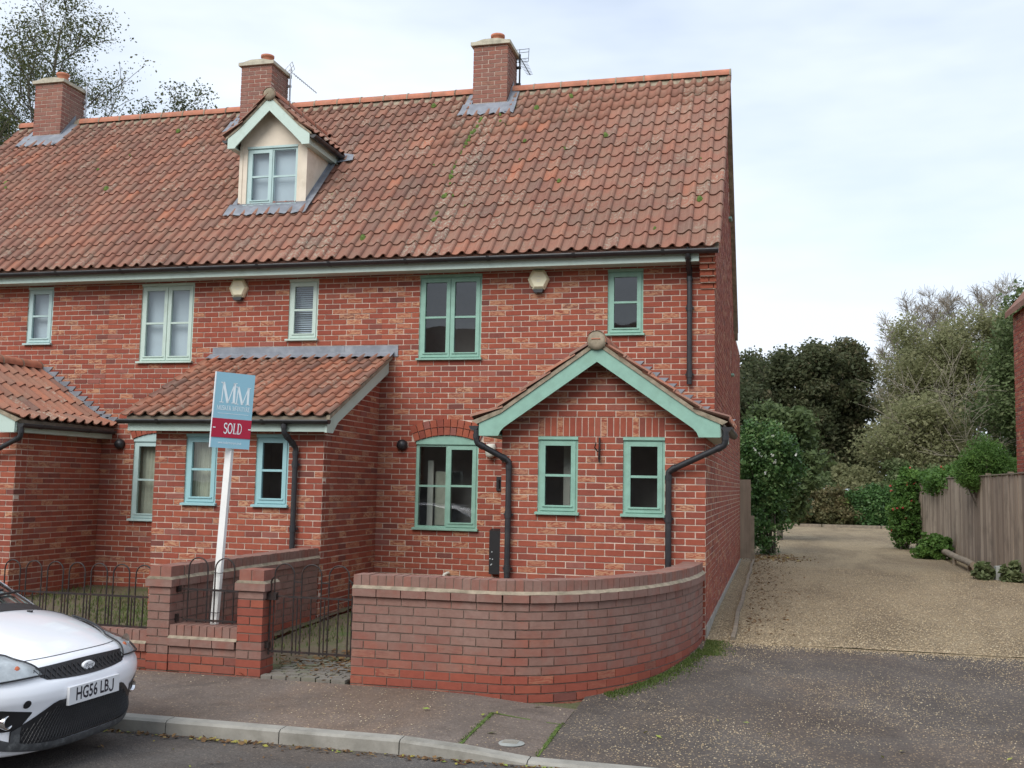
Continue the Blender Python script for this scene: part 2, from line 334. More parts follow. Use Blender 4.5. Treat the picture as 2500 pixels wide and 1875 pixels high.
def emit(pieces, key, parent, name, limit=300, smooth=False, matname=None):
    v, f, me, mat = TPL[key]
    if not pieces: return
    sc = []
    for m, c in pieces:
        p = m[:3, 3]; d = p - CAMN; z = d @ FWN; r = d @ np.array(r_); u = d @ np.array(u_)
        vis = z > .5 and abs(r/z) < .52 and abs(u/z) < .40
        n = m[:3, 1] / np.linalg.norm(m[:3, 1]) if key != 'tile' else m[:3, 2]/np.linalg.norm(m[:3, 2])
        sc.append((abs(n @ d)/np.linalg.norm(d))*np.linalg.norm(m[:3, 0])*np.linalg.norm(m[:3, 2])/z**2 if vis else -1)
    order = np.argsort(-np.array(sc)); ind = order[:limit]; rest = order[limit:]
    for i in ind:
        m, c = pieces[i]; o = bpy.data.objects.new(name, me); COL.objects.link(o); o.color = (*c, 1); par(o, parent); o.matrix_basis = Matrix(m.tolist())
    if len(rest):
        V = np.concatenate([v @ pieces[i][0][:3, :3].T + pieces[i][0][:3, 3] for i in rest]); F = np.concatenate([f + k*len(v) for k in range(len(rest))])
        C = np.concatenate([np.tile(np.array(pieces[i][1], float), (len(v), 1)) for i in rest])
        o = npmesh(name + 's_beyond', V, F, mat, parent, C, smooth); o['kind'] = 'stuff'

# ------------------------------------------------------------------ brickwork
ZG = .05                                     # a bed joint lies at ZG + n * 0.075
def sub_intervals(iv, cuts):
    for a, b in cuts:
        out = []
        for p, q in iv:
            if b <= p or a >= q: out.append((p, q)); continue
            if a > p: out.append((p, a))
            if b < q: out.append((b, q))
        iv = out
    return iv
def bcol(weather=0.):
    r = min(1, max(0, random.gauss(.55, .125)));  g = 0
    if random.random() < .06: r = random.uniform(.9, 1)
    if random.random() < .03: r = random.uniform(.08, .22)
    if random.random() < .19: g = random.uniform(.4, .95)
    return (r, g, weather)
def lay(out, org, ang, spans, z0, z1, cuts=(), startfn=None, endfn=None, depth=.03, weather=None, phase=0, quoin=(0, 0), cylinder=None):
    """stretcher bond on a vertical wall; org = world xy of u=0, ang = direction of u, outward normal is to the right of u"""
    dx, dy = math.cos(ang), math.sin(ang); nx, ny = dy, -dx
    k0 = int(math.floor((z0-ZG)/.075 + .01)); k = k0
    while ZG + k*.075 < z1 - .02:
        zb = ZG + k*.075 + .006; zt = zb + .063
        zb2, zt2 = max(zb, z0), min(zt, z1)
        if zt2 - zb2 < .015: k += 1; continue
        iv = list(spans(zb, zt))
        if startfn: iv = [(max(a, startfn(k)), b) for a, b in iv]
        if endfn: iv = [(a, min(b, endfn(k))) for a, b in iv]
        iv = sub_intervals(iv, [(a, b) for a, b, c, d in cuts if c < zt-.012 and d > zb+.012])
        for a, b in iv:
            if b-a < .03: continue
            off = (k % 2)*.1125 + phase
            j = math.floor((a-off)/.225) - 1; lst = []
            while off + j*.225 < b:
                s, e = max(off+j*.225+.0055, a), min(off+(j+1)*.225-.0055, b); j += 1
                if e-s > .004: lst.append([s, e])
            if len(lst) > 1 and lst[0][1]-lst[0][0] < .045: lst[1][0] = lst[0][0]; lst.pop(0)
            if len(lst) > 1 and lst[-1][1]-lst[-1][0] < .045: lst[-2][1] = lst[-1][1]; lst.pop()
            for s, e in lst:
                d = depth
                if quoin[0] and s-a < .012: d = .1025 if e-s > .15 else .2125
                if quoin[1] and b-e < .012: d = .1025 if e-s > .15 else .2125
                pr = random.uniform(-.002, .0025); uc = (s+e)/2; w = weather(zb, uc) if weather else 0
                cx = org[0]+dx*uc + nx*(pr-d/2); cy = org[1]+dy*uc + ny*(pr-d/2)
                t = random.gauss(0, .006); rx = np.array([dx, dy, t]); rx /= np.linalg.norm(rx); rz = np.array([-dx*t, -dy*t, 1]); ryv = np.array([-nx, -ny, 0])
                hz = (zt2-zb2) * random.uniform(.965, 1.0)
                out.append((mat4((cx, cy, (zb2+zt2)/2+random.uniform(-.0012, .0012)), rx*(e-s)*random.uniform(.985, 1), ryv*d, rz*hz), bcol(w)))
        k += 1
def core(mb, org, ang, length, z0, z1, holes=(), off=.007, reveal=.1):
    dx, dy = math.cos(ang), math.sin(ang); nx, ny = dy, -dx
    P = lambda u, z, d=off: (org[0]+dx*u-nx*d, org[1]+dy*u-ny*d, z)
    us = sorted({0, length, *[a for h in holes for a in h[:2]]}); zs = sorted({z0, z1, *[a for h in holes for a in h[2:]]})
    us = [u for u in us if 0 <= u <= length]; zs = [z for z in zs if z0 <= z <= z1]
    for a, b in zip(us, us[1:]):
        for c, d in zip(zs, zs[1:]):
            if any(h[0] <= a+1e-6 and b-1e-6 <= h[1] and h[2] <= c+1e-6 and d-1e-6 <= h[3] for h in holes): continue
            mb.quad(P(a, c), P(b, c), P(b, d), P(a, d))
    for a, b, c, d in holes:
        r = reveal
        mb.quad(P(a, c), P(a, d), P(a, d, r), P(a, c, r)); mb.quad(P(b, c), P(b, c, r), P(b, d, r), P(b, d))
        mb.quad(P(a, d), P(b, d), P(b, d, r), P(a, d, r)); mb.quad(P(a, c), P(a, c, r), P(b, c, r), P(b, c))
full = lambda L: (lambda zb, zt: [(0, L)])

# ------------------------------------------------------------------ windows
def window(root, x0, x1, z0, z1, y, cols, mat, back=None, arched=0, fixed=(), head='strip', yb=.02, e=.25):
    """timber casement window; y is the face of the brickwork, the wall looks towards -y"""
    f = MB(); yf = y + yb; fw = .042
    zh = z1 - .036; zs = z0 + .032
    f.box(x0, x1, y-.006 if head == 'strip' else y+.01, yf+.05, zh, z1-.002)                 # head drip board
    f.box(x0+.001, x0+fw, yf, yf+.06, zs, zh); f.box(x1-fw, x1-.001, yf, yf+.06, zs, zh)
    f.box(x0+fw, x1-fw, yf, yf+.06, zh-fw*.7, zh); f.box(x0+fw, x1-fw, yf, yf+.06, zs, zs+fw*.6)
    xa, xb, za, zb = x0+fw, x1-fw, zs+fw*.6, zh-fw*.7
    lights = []
    if cols == 2:
        xm = (xa+xb)/2; f.box(xm-.018, xm+.018, yf+.002, yf+.06, za, zb); lights = [(xa, xm-.018), (xm+.018, xb)]
    else: lights = [(xa, xb)]
    panes = []
    for i, (a, b) in enumerate(lights):
        sw = .0 if i in fixed else .042
        ys = yf - .012
        if sw:
            a2, b2, c2, d2 = a-.012, b+.012, za-.010, zb+.008
            f.box(a2, a2+sw+.012, ys, yf+.03, c2, d2); f.box(b2-sw-.012, b2, ys, yf+.03, c2, d2)
            f.box(a2+sw+.012, b2-sw-.012, ys, yf+.03, d2-sw-.006, d2); f.box(a2+sw+.012, b2-sw-.012, ys, yf+.03, c2, c2+sw+.02)
            f.box(a2+sw*.65, b2-sw*.65, ys-.014, ys, c2+sw+.002, c2+sw+.018)                  # weather bead
            pa, pb, pz0, pz1 = a2+sw+.012, b2-sw-.012, c2+sw+.02, d2-sw-.006
        else:
            pa, pb, pz0, pz1 = a, b, za, zb; ys = yf
        zm = (pz0+pz1)/2
        f.box(pa, pb, ys+.004, yf+.028, zm-.014, zm+.014)
        panes += [(pa, pb, pz0, zm-.014), (pa, pb, zm+.014, pz1)]
    if arched:
        n = 12; poly = [(x0+.004, z1-.002)] + [(x0+.004+(x1-x0-.008)*i/n, z1+arched*(1-(2*i/n-1)**2)) for i in range(n+1)] + [(x1-.004, z1-.002)]
        f.prism(poly[1:-1] + [(x1-.004, z1-.004), (x0+.004, z1-.004)] if False else [(x0+.004, z1-.004)] + poly[1:-1] + [(x1-.004, z1-.004)], 'y', y-.004, y+.05)
    w = f.build('window', mat, root)
    s = MB(); s.prism([(y-.052, z0+.002), (y+.08, z0+.002), (y+.08, z0+.036), (y+.0, z0+.034), (y-.052, z0+.026)], 'x', x0-.022, x1+.022); s.build('sill', mat, w)
    for pa, pb, c, d in panes:
        g = MB(); tl = random.uniform(-.0015, .0015); g.quad((pa, yf+.014+tl, c), (pb, yf+.014-tl, c), (pb, yf+.014-tl, d), (pa, yf+.014+tl, d)); g.build('pane', 'glass', w)
    rm = MB(); ya, yc = y+.075, y+(.9 if e > .1 else .5)     # the dark room behind
    X0, X1, Z0, Z1 = x0-e, x1+e, z0-e, z1+e
    rm.quad((X0, yc, Z0), (X1, yc, Z0), (X1, yc, Z1), (X0, yc, Z1)); rm.quad((X0, ya, Z0), (X0, yc, Z0), (X0, yc, Z1), (X0, ya, Z1)); rm.quad((X1, ya, Z0), (X1, yc, Z0), (X1, yc, Z1), (X1, ya, Z1))
    rm.quad((X0, ya, Z0), (X1, ya, Z0), (X1, yc, Z0), (X0, yc, Z0)); rm.quad((X0, ya, Z1), (X1, ya, Z1), (X1, yc, Z1), (X0, yc, Z1))
    for a, b, c, d in ((X0, x0, Z0, Z1), (x1, X1, Z0, Z1), (x0, x1, Z0, z0), (x0, x1, z1, Z1)): rm.quad((a, ya, c), (b, ya, c), (b, ya, d), (a, ya, d))
    rm.build('room', 'room_dark', w)
    if back == 'blind':
        b = MB(); b.box(x0+.01, x1-.01, y+.13, y+.135, z0+.02, z1-.02); b.build('pale_blind_board', 'blind', w)
    elif back == 'curtain':
        b = MB(); n = 40; vs = []
        for i in range(n+1):
            x = x0+.01+(x1-x0-.02)*i/n; yy = y+.16+.018*math.sin(i*1.9)+.008*math.sin(i*.7+1); vs += [(x, yy, z0), (x, yy, z1)]
        b.add(vs, [(2*i, 2*i+2, 2*i+3, 2*i+1) for i in range(n)], True); b.build('curtain', 'curtain', w)
    elif back == 'slats':
        b = MB(); z = z0+.05
        while z < z1-.05:
            b.obox(((x0+x1)/2, y+.14, z), (x1-x0-.06, .035, .003), Matrix.Rotation(R(38), 3, 'X')); z += .031
        b.build('venetian_blind', 'blind', w)
    return w

# ------------------------------------------------------------------ roofs
def tcol(fresh=0., lich=None):
    r = min(1, max(0, random.gauss(.45+.5*fresh, .10))); g = 0
    if random.random() < .07: r = random.uniform(.05, .25)
    if random.random() < .03: r = random.uniform(.7, 1)
    if random.random() < .22: g = random.uniform(.2, .8)
    return (r, max(g, lich or 0), 0)
def slope_tiles(out, o, across, path, n, cov=.19, gauge=.318, skip=None, fresh=0, lichfn=None, flip=False):
    """o: lower corner; across: unit vector along the eave; path: polyline from the eave upwards (list of points relative); tiles run up the path"""
    across = np.array(across, float); path = [np.array(q, float) for q in path]
    seg = [np.linalg.norm(path[i+1]-path[i]) for i in range(len(path)-1)]; tot = sum(seg)
    def at(s):
        for i, L_ in enumerate(seg):
            if s <= L_ or i == len(seg)-1: return path[i] + (path[i+1]-path[i])*(s/L_)
            s -= L_
    m = max(1, round(tot/gauge)); g_ = tot/m
    for j in range(m):
        p0 = at(j*g_); p1 = at((j+1)*g_) if j < m-1 else at(tot); up = (p1-p0)/np.linalg.norm(p1-p0)
        nor = np.cross(across, up); 
        if nor[2] < 0: nor = -nor
        for i in range(n):
            c = np.array(o) + across*(i*cov) + p0
            if skip and skip(c + across*cov*.5 + up*g_*.5): continue
            a = random.gauss(0, .006); dz = random.uniform(-.002, .003)
            ax = across*math.cos(a)+up*math.sin(a); au = up*math.cos(a)-across*math.sin(a)
            k = .62 if (j == m-1) else 1.0
            if j == m-1: k = min(1.0, (g_+.01)/.40)
            cc = c + nor*dz + up*random.uniform(-.004, .004)
            if flip:  # roll on the other side when the slope faces the other way: mirror in x by shifting the origin
                pass
            out.append((mat4(cc, ax*cov/.19, au*k, nor), tcol(fresh, lichfn(c) if lichfn else None)))
def ridge_row(parent, p0, p1, n, rad=.115, mat='ridge_tile', cutfn=None):
    p0, p1 = Vector(p0), Vector(p1); d = (p1-p0); L_ = d.length; d.normalize(); side = d.cross(Vector((0, 0, 1))).normalized(); up = side.cross(d)
    for i in range(n):
        a, b = p0+d*(L_*i/n), p0+d*(L_*(i+1)/n-.008)
        if cutfn and cutfn((a+b)/2): continue
        mb = MB(); k = 9; vs = []
        j = random.uniform(-.004, .004)
        for q, rr in ((a, rad), (b, rad)):
            for t in range(k+1):
                an = R(-12)+R(204)*t/k; vs.append(q+side*math.cos(an)*rr+up*(math.sin(an)*rr*.92-.02+j))
        mb.add(vs, [(t, t+1, k+2+t, k+1+t) for t in range(k)], True)
        mb.add(vs[:k+1], [tuple(range(k+1))]); mb.add(vs[k+1:], [tuple(range(k, -1, -1))])
        o = mb.build('ridge_tile', mat, parent)
    mm = MB()
    for i in range(n+1):
        c = p0+d*(L_*i/n)
        if cutfn and (cutfn(c+d*.05) or cutfn(c-d*.05)): continue
        vs = []
        for q in (c-d*.014, c+d*.010):
            for t in range(11):
                an = R(-15)+R(210)*t/10; vs.append(q+side*math.cos(an)*(rad+.006)+up*(math.sin(an)*(rad*.92+.006)-.02))
        mm.add(vs, [(t, t+1, 12+t, 11+t) for t in range(10)], True)
    if mm.v: mm.build('ridge_joint', 'mortar_lichen', parent)
def gutter(parent, a, b, r=.056, mat='black_plastic'):
    a, b = Vector(a), Vector(b); d = (b-a).normalized(); side = d.cross(Vector((0, 0, 1))).normalized(); mb = MB(); k = 8; vs = []
    for q in (a, b):
        for rr in (r, r-.006):
            for t in range(k+1):
                an = R(180)+R(180)*t/k; vs.append(q+side*math.cos(an)*rr+Vector((0, 0, math.sin(an)*rr)))
    n = k+1
    mb.add(vs, [(t, t+1, 2*n+t+1, 2*n+t) for t in range(k)] + [(n+t, n+t+1, 3*n+t+1, 3*n+t) for t in range(k)] + [(0, n, 3*n, 2*n), (k, n+k, 3*n+k, 2*n+k)], True)
    for q, s in ((a, 0), (b, 2*n)): mb.add(vs[s:s+n], [tuple(range(n))])
    L_ = (b-a).length; m = max(2, int(L_/1.0))
    for i in range(m):      # brackets and unions
        c = a+d*(L_*(i+.4)/m); rr = r+.006
        vs = []
        for q in (c-d*.02, c+d*.02):
            for t in range(k+1):
                an = R(178)+R(184)*t/k; vs.append(q+side*math.cos(an)*rr+Vector((0, 0, math.sin(an)*rr)))
        mb.add(vs, [(t, t+1, n+t+1, n+t) for t in range(k)], True)
    return mb.build('gutter', mat, parent)
def downpipe(parent, path, r=.034, sockets=()):
    mb = MB(); P = [Vector(p) for p in path]; pts = []
    for i, p in enumerate(P):
        if 0 < i < len(P)-1:
            a = (P[i-1]-p).normalized(); b = (P[i+1]-p).normalized(); q = .055
            pts += [p+a*q, p+a*q*.35+b*q*.35*.0+ (a+b)*q*.12, p+(a+b)*q*.22, p+b*q*.35+(a+b)*q*.12*0, p+b*q]
        else: pts.append(p)
    mb.tube(pts, r, 12)
    for s in sockets: mb.tube([(s[0], s[1], s[2]-.04), (s[0], s[1], s[2]+.04)], r+.007, 12); mb.box(s[0]-.055, s[0]+.055, s[1]+.01, s[1]+.035, s[2]-.012, s[2]+.012)
    for i in range(1, len(P)-1):
        for q in (P[i-1], P[i+1]):
            d = (q-P[i]).normalized(); mb.tube([P[i]+d*.05, P[i]+d*.10], r+.006, 12)
    return mb.build('downpipe', 'black_plastic', parent)

# ------------------------------------------------------------------ the terrace
RS = 1.01; EY, EZ = -.42, 4.64               # main roof: slope, eave edge
roofz = lambda y: EZ + RS*(y-EY)
RIDGE_Y = 3.2
UPN = np.array([0, 1, RS])/math.hypot(1, RS)
def arch_bricks(out, x0, x1, z, rise, n=11):
    """two rings of headers on edge over a segmental opening"""
    w = x1-x0; rad = (w*w/4+rise*rise)/(2*rise); cx, cz = (x0+x1)/2, z+rise-rad; half = math.asin(w/2/rad)*1.04
    for ring in range(2):
        rr = rad+.010+ring*.1125
        for i in range(n):
            a = -half+2*half*(i+.5)/n; wd_ = 2*half*(rr+.05)/n-.010
            c = (cx+math.sin(a)*(rr+.05), -.012, cz+math.cos(a)*(rr+.05)); ax = np.array([math.cos(a), 0, -math.sin(a)]); az_ = np.array([math.sin(a), 0, math.cos(a)])
            cc = bcol(); out.append((mat4(c, ax*wd_, np.array([0, .03, 0]), az_*.1025), (min(1, cc[0]+.15), 0, 0)))
def main_roof(root, x0, x1, vx1, vx0, skip, lichfn, ridge_n, ridge_cut):
    r = MB(); T = .035
    r.prism([(EY+.03, roofz(EY+.03)-.005), (RIDGE_Y, roofz(RIDGE_Y)-.005), (RIDGE_Y, roofz(RIDGE_Y)-.09), (EY+.03, roofz(EY+.03)-.05)], 'x', x0, x1)
    r.prism([(RIDGE_Y+.001, roofz(RIDGE_Y)+.03), (RIDGE_Y*2-EY, EZ+.03), (RIDGE_Y*2-EY, EZ-.05), (RIDGE_Y+.001, roofz(RIDGE_Y)-.08)], 'x', vx0, vx1)
    ro = r.build('roof', 'pantile', root, (.35, 0, 0))
    Ls = math.hypot(RIDGE_Y-EY, RS*(RIDGE_Y-EY)); tiles = []
    n = round((vx1-vx0)/.19); cov = (vx1-vx0)/n
    slope_tiles(tiles, (vx0, EY, EZ), (1, 0, 0), [(0, 0, 0), (0, RIDGE_Y-EY, RS*(RIDGE_Y-EY))], n, cov, .318, skip, 0, lichfn)
    emit(tiles, 'tile', ro, 'tile', 300, True)
    ridge_row(ro, (vx0, RIDGE_Y, roofz(RIDGE_Y)+.03), (vx1, RIDGE_Y, roofz(RIDGE_Y)+.03), ridge_n, .115, 'ridge_tile', ridge_cut)
    bed = MB(); bed.prism([(RIDGE_Y-.125, roofz(RIDGE_Y-.125)+.012), (RIDGE_Y, roofz(RIDGE_Y)+.10), (RIDGE_Y+.125, roofz(RIDGE_Y-.125)+.012)], 'x', vx0, vx1-.01); bed.build('ridge_bedding', 'mortar_lichen', ro)
    return ro
def chimney(root, cx, y0, y1, zt, aerial=0):
    x0, x1 = cx-.30, cx+.30; zb = roofz(y0)-.15
    c = MB(); c.box(x0+.007, x1-.007, y0+.007, y1-.007, zb, zt-.001); ch = c.build('chimney', 'mortar', root)
    b = []
    lay(b, (x0, y0), 0, full(.60), zb, zt, depth=.03, quoin=(0, 1), phase=.15, weather=lambda z, u: .25)
    lay(b, (x1, y0), R(90), full(y1-y0), zb, zt, startfn=lambda k: .1125 if k % 2 == 0 else .225, weather=lambda z, u: .45)
    lay(b, (x1, y1), R(180), full(.60), zb, zt); lay(b, (x0, y1), R(-90), full(y1-y0), zb, zt)
    b = [(m, (c_[0]*.9+.05, c_[1]*.5, min(1, c_[2]*1.3+.25))) for m, c_ in b]
    v, f, me, mat = TPL['brick']; V = np.concatenate([v @ m[:3, :3].T + m[:3, 3] for m, _ in b]); F = np.concatenate([f+k*8 for k in range(len(b))]); C = np.concatenate([np.tile(np.array(c_), (8, 1)) for _, c_ in b])
    o = npmesh('chimney_bricks', V, F, 'brick', ch, C); o['kind'] = 'stuff'
    p = MB(); p.box(x0-.045, x1+.045, y0-.045, y1+.045, zt, zt+.06); p.prism([(x0-.02, zt+.0601), (x1+.02, zt+.0601), (cx+.12, zt+.11), (cx-.12, zt+.11)], 'y', y0-.02, y1+.02); p.build('cap', 'stone_cap', ch)
    p = MB(); p.lathe([(.11, 0), (.115, .05), (.10, .08), (.10, .20), (.122, .21), (.122, .245), (.095, .245), (.085, .05)], (cx+.03, (y0+y1)/2, zt+.06), n=18); p.build('pot', 'clay_pot', ch)
    fl = MB(); zf = roofz(y0-.01)
    fl.prism([(x0-.03, zf-.05), (x1+.03, zf-.05), (x1+.03, zf+.09), (x0-.03, zf+.09)], 'y', y0-.014, y0-.004)
    n = 20; vs = []
    for i in range(n+1):
        x = x0-.17+(.60+.34)*i/n; wv = .016*math.sin(i*2.1)
        for yy, h in ((y0-.004, .10), (y0-.10, .082), (y0-.24, .066)): vs.append((x+(-.03 if yy < y0-.2 and i == 0 else 0), yy, roofz(yy)+h+(wv if yy < y0-.05 else 0)))
    fl.add(vs, [(3*i+j, 3*i+3+j, 3*i+4+j, 3*i+1+j) for i in range(n) for j in range(2)], True)
    for sx in (-1, 1):
        xx = x0-.012 if sx < 0 else x1+.012
        fl.prism([(y0-.02, roofz(y0)-.03), (RIDGE_Y, roofz(RIDGE_Y)-.03), (RIDGE_Y, roofz(RIDGE_Y)+.20), (y0-.02, roofz(y0)+.09)], 'x', xx-.004, xx+.004)
        vs = [(xx, y0-.22, roofz(y0-.22)+.075), (xx+sx*.15, y0-.22, roofz(y0-.22)+.07), (xx+sx*.13, RIDGE_Y-.1, roofz(RIDGE_Y-.1)+.075), (xx, RIDGE_Y-.1, roofz(RIDGE_Y-.1)+.09)]
        fl.add(vs, [(0, 1, 2, 3)])
    fl.build('flashing', 'lead', ch)
    if aerial:
        a = MB(); ax, ay = x1+.06, y1-.04; top = zt+.03+(.12 if aerial == 2 else .03); mt = 'trim_black' if aerial == 1 else 'steel'
        a.tube([(ax, ay, zt-.62), (ax, ay, top)], .016, 6)
        for z in (zt-.18, zt-.48): a.box(x1, ax+.02, ay-.02, ay+.02, z-.02, z+.02)
        d = Vector((.36, .12, -.30)) if aerial == 2 else Vector((.06, .9, -.12)); d.normalize(); q = Vector((ax, ay, top-.05)); Lb = .62
        a.tube([q-d*.04, q+d*Lb], .008, 5); sd = d.cross(Vector((0, 0, 1))).normalized(); uu = sd.cross(d)
        for i in range(11): c0 = q+d*(.10+i*.05); h = .085-.003*i; a.tube([c0-sd*h, c0+sd*h], .004, 4)
        for t in (-.12, -.06, .06, .12): a.tube([q-sd*.17+uu*t-d*.04, q+sd*.17+uu*t-d*.04], .005, 4)
        for t in (-.17, .0, .17): a.tube([q+sd*t-uu*.13-d*.04, q+sd*t+uu*.13-d*.04], .005, 4)
        a.build('aerial', mt, ch)
    return ch
def alarm_box(root, x, z):
    m = MB(); P = [(-.150, .005), (-.085, .132), (.075, .132), (.150, .005), (.082, -.135), (-.080, -.135)]; f = .74
    vs = [(x+a, -.002, z+b) for a, b in P] + [(x+a, -.045, z+b) for a, b in P] + [(x+a*f+.012, -.085, z+b*f) for a, b in P]
    m.add(vs, [(i, (i+1) % 6, 6+(i+1) % 6, 6+i) for i in range(6)] + [(6+i, 6+(i+1) % 6, 12+(i+1) % 6, 12+i) for i in range(6)] + [tuple(range(12, 18))])
    b = m.build('alarm_box', 'cream_plastic', root)
    d = MB(); d.prism([(x-.075, z-.136), (x+.075, z-.136), (x+.055, z-.180), (x-.05, z-.180)], 'y', -.075, -.004); d.build('strobe_lens', 'black_plastic', b)
    t = MB()
    for i, (a, w_) in enumerate(((.035, .03), (-.01, .06), (-.03, .05))): t.box(x+.01-w_/2, x+.01+w_/2, -.0865, -.0845, z+a-.003, z+a+.003)
    t.build('lettering', 'white_plastic', b)
    t = MB(); 
    for sx in (-1, 1): t.lathe([(.0, -.0), (.008, -.001), (.008, .004)], (x+sx*.085, -.062, z-.105), 'y', 8)
    t.build('screw', 'trim_black', b)
def ball_vent(root, x, z, y=0):
    m = MB(); m.lathe([(.0, -.10), (.035, -.098), (.06, -.08), (.075, -.045), (.078, -.012), (.06, 0)], (x, y, z), 'y', 18); m.build('boiler_vent', 'black_plastic', root)
def eaves(root, x0, x1, gx1):
    f = MB(); f.box(x0, x1, -.30, -.275, 4.485, 4.60); f.box(x0, x1, -.2749, -.002, 4.50, 4.515); f.build('fascia', 'paint_pale', root)
    gutter(root, (x0+.001, -.365, 4.625), (gx1, -.365, 4.625), .058)
WZ = dict(up=(3.275, 4.475), nar=(3.575, 4.475), low=(.95, 2.15), por=(1.25, 2.15))

def porch_roof(root, xl, xr, apex, vfront, paint, both=True, stepside=1):
    """gabled porch: walls xl..xr, front at y=-1.8, roof with a flatter kick at the eaves"""
    hw = 1.36; zA = 3.17; kx, kz = 1.11, 2.395; ex, ez = 1.42, 2.275
    top = lambda d: zA-(zA-kz)*d/kx if d <= kx else kz-(kz-ez)*(d-kx)/(ex-kx)
    r = MB(); poly = [(apex-ex, ez+.02), (apex-kx, kz+.03), (apex, zA+.045), (apex+kx, kz+.03), (apex+ex, ez+.02), (apex+ex-.02, ez-.02), (apex+kx, kz-.03), (apex, zA-.04), (apex-kx, kz-.03), (apex-ex+.02, ez-.02)]
    # two halves so that the polygon stays convex enough
    for sgn in (-1, 1):
        q = [(apex, zA+.035), (apex+sgn*kx, kz+.035), (apex+sgn*(ex-.02), ez+.03), (apex+sgn*(ex-.02), ez-.01), (apex+sgn*kx, kz-.02), (apex, zA-.03)]
        r.prism(q, 'y', vfront+.045, -.003)
    ro = r.build('porch_roof', 'timber_post', root)
    und = MB()       # mortar bedding along the verge
    for sgn in (-1, 1):
        q = [(apex, zA+.002), (apex+sgn*kx, kz+.002), (apex+sgn*(ex-.03), ez+.002), (apex+sgn*(ex+.03), ez+.036), (apex+sgn*kx, kz+.052), (apex, zA+.056)]
        und.prism(q, 'y', vfront, vfront+.044)
    und.build('verge_bedding', 'mortar_lichen', ro)
    tiles = []; yl = -.0-vfront; n = round(yl/.19); cov = yl/n
    pathR = [(0, 0, 0), (kx-ex-.03, 0, kz-ez), (-ex-.03, 0, zA-ez)]
    slope_tiles(tiles, (apex+ex+.03, vfront-.02, ez+.045), (0, 1, 0), pathR, n, cov, .33, None, .35)
    pathL = [(0, 0, 0), (ex+.03-kx, 0, kz-ez), (ex+.03, 0, zA-ez)]
    slope_tiles(tiles, (apex-ex-.03, 0, ez+.045), (0, -1, 0), pathL, n, cov, .33, None, .5)
    emit(tiles, 'tile', ro, 'porch_tile', 300, True)
    ridge_row(ro, (apex, vfront-.03, zA+.075), (apex, -.01, zA+.075), 5, .11)
    e = MB(); e.lathe([(0, -.012), (.06, -.010), (.10, 0), (.112, .02)], (apex, vfront-.035, zA+.055), 'y', 20); e.prism([(apex-.10, zA-.02), (apex, zA+.03), (apex+.10, zA-.02), (apex+.07, zA+.09), (apex-.07, zA+.09)], 'y', vfront-.012, vfront+.03); e.build('ridge_end', 'mortar_lichen', ro)
    e = MB(); e.box(apex-.055, apex+.045, vfront-.054, vfront-.03, zA+.062, zA+.074); e.build('end_tile_slip', 'ridge_tile', ro)
    # bargeboards
    for sgn in (-1, 1):
        b = MB(); bw = .175; by = vfront+.015
        tp = [(0, zA), (kx, kz), (ex-.055, ez+.02)]; o = []
        bt = [(0, zA-.185), (.75, zA-.185-.75*(zA-kz)/kx), (1.02, 2.275), (1.075, 2.235), (1.115, 2.19), (1.135, 2.14), (ex-.055, 2.14)]
        poly = [(apex+sgn*a, z) for a, z in tp] + [(apex+sgn*a, z) for a, z in reversed(bt)]
        # split into quads along the board (non-convex outline)
        us = [0, .3, .6, .75, .9, 1.02, 1.075, 1.115, 1.135, ex-.055]
        def it(pl, u):
            for (a, z), (c, w) in zip(pl, pl[1:]):
                if a-1e-9 <= u <= c+1e-9: return z+(w-z)*(u-a)/(c-a)
        vs = []
        for u in us:
            for yy in (by, by+.024): vs += [(apex+sgn*u, yy, it(tp, u)), (apex+sgn*u, yy, it(bt, u))]
        fs = []
        for i in range(len(us)-1):
            a = 4*i; c = 4*i+4; fs += [(a, c, c+1, a+1), (a+2, a+3, c+3, c+2), (a, a+2, c+2, c), (a+1, c+1, c+3, a+3)]
        k = 4*(len(us)-1); fs += [(k, k+2, k+3, k+1)]
        b.add(vs, fs); b.build('bargeboard', paint, ro)
    # side fascia and soffit
    for sgn in (-1, 1):
        b = MB(); xx = apex+sgn*(ex-.065); b.box(min(xx, xx+sgn*.02), max(xx, xx+sgn*.02), vfront+.04, -.004, 2.145, ez+.0)
        xi = apex+sgn*1.165; b.box(min(xi, xx), max(xi, xx), vfront+.042, -.004, 2.15, 2.165)
        b.build('fascia', 'paint_pale' if sgn > 0 else paint, ro)
        gutter(root, (apex+sgn*(ex+.015), vfront+.03, 2.255), (apex+sgn*(ex+.015), -.06, 2.265), .056)
    # stepped lead flashing on the house wall above the side that shows
    for sgn in (-1, 1):
        fl = MB(); d = .12
        z = zA+.10
        while d < ex-.06:
            z1 = top(d)+.150
            fl.prism([(apex+sgn*(d-.05), z1), (apex+sgn*(d-.05), top(d-.05)+.03), (apex+sgn*(d+.045), top(d+.045)+.05), (apex+sgn*(d+.165), z1)], 'y', -.012, -.006)
            d += .107
        vs = []
        for dd in [i*ex/14 for i in range(15)]: vs += [(apex+sgn*dd, -.014, top(dd)+.12), (apex+sgn*dd, -.018, top(dd)+.075), (apex+sgn*dd, -.09, top(dd)+.078)]
        fl.add(vs, [(3*i+j, 3*i+3+j, 3*i+4+j, 3*i+1+j) for i in range(14) for j in range(2)]); fl.build('step_flashing', 'lead', ro)
    return ro
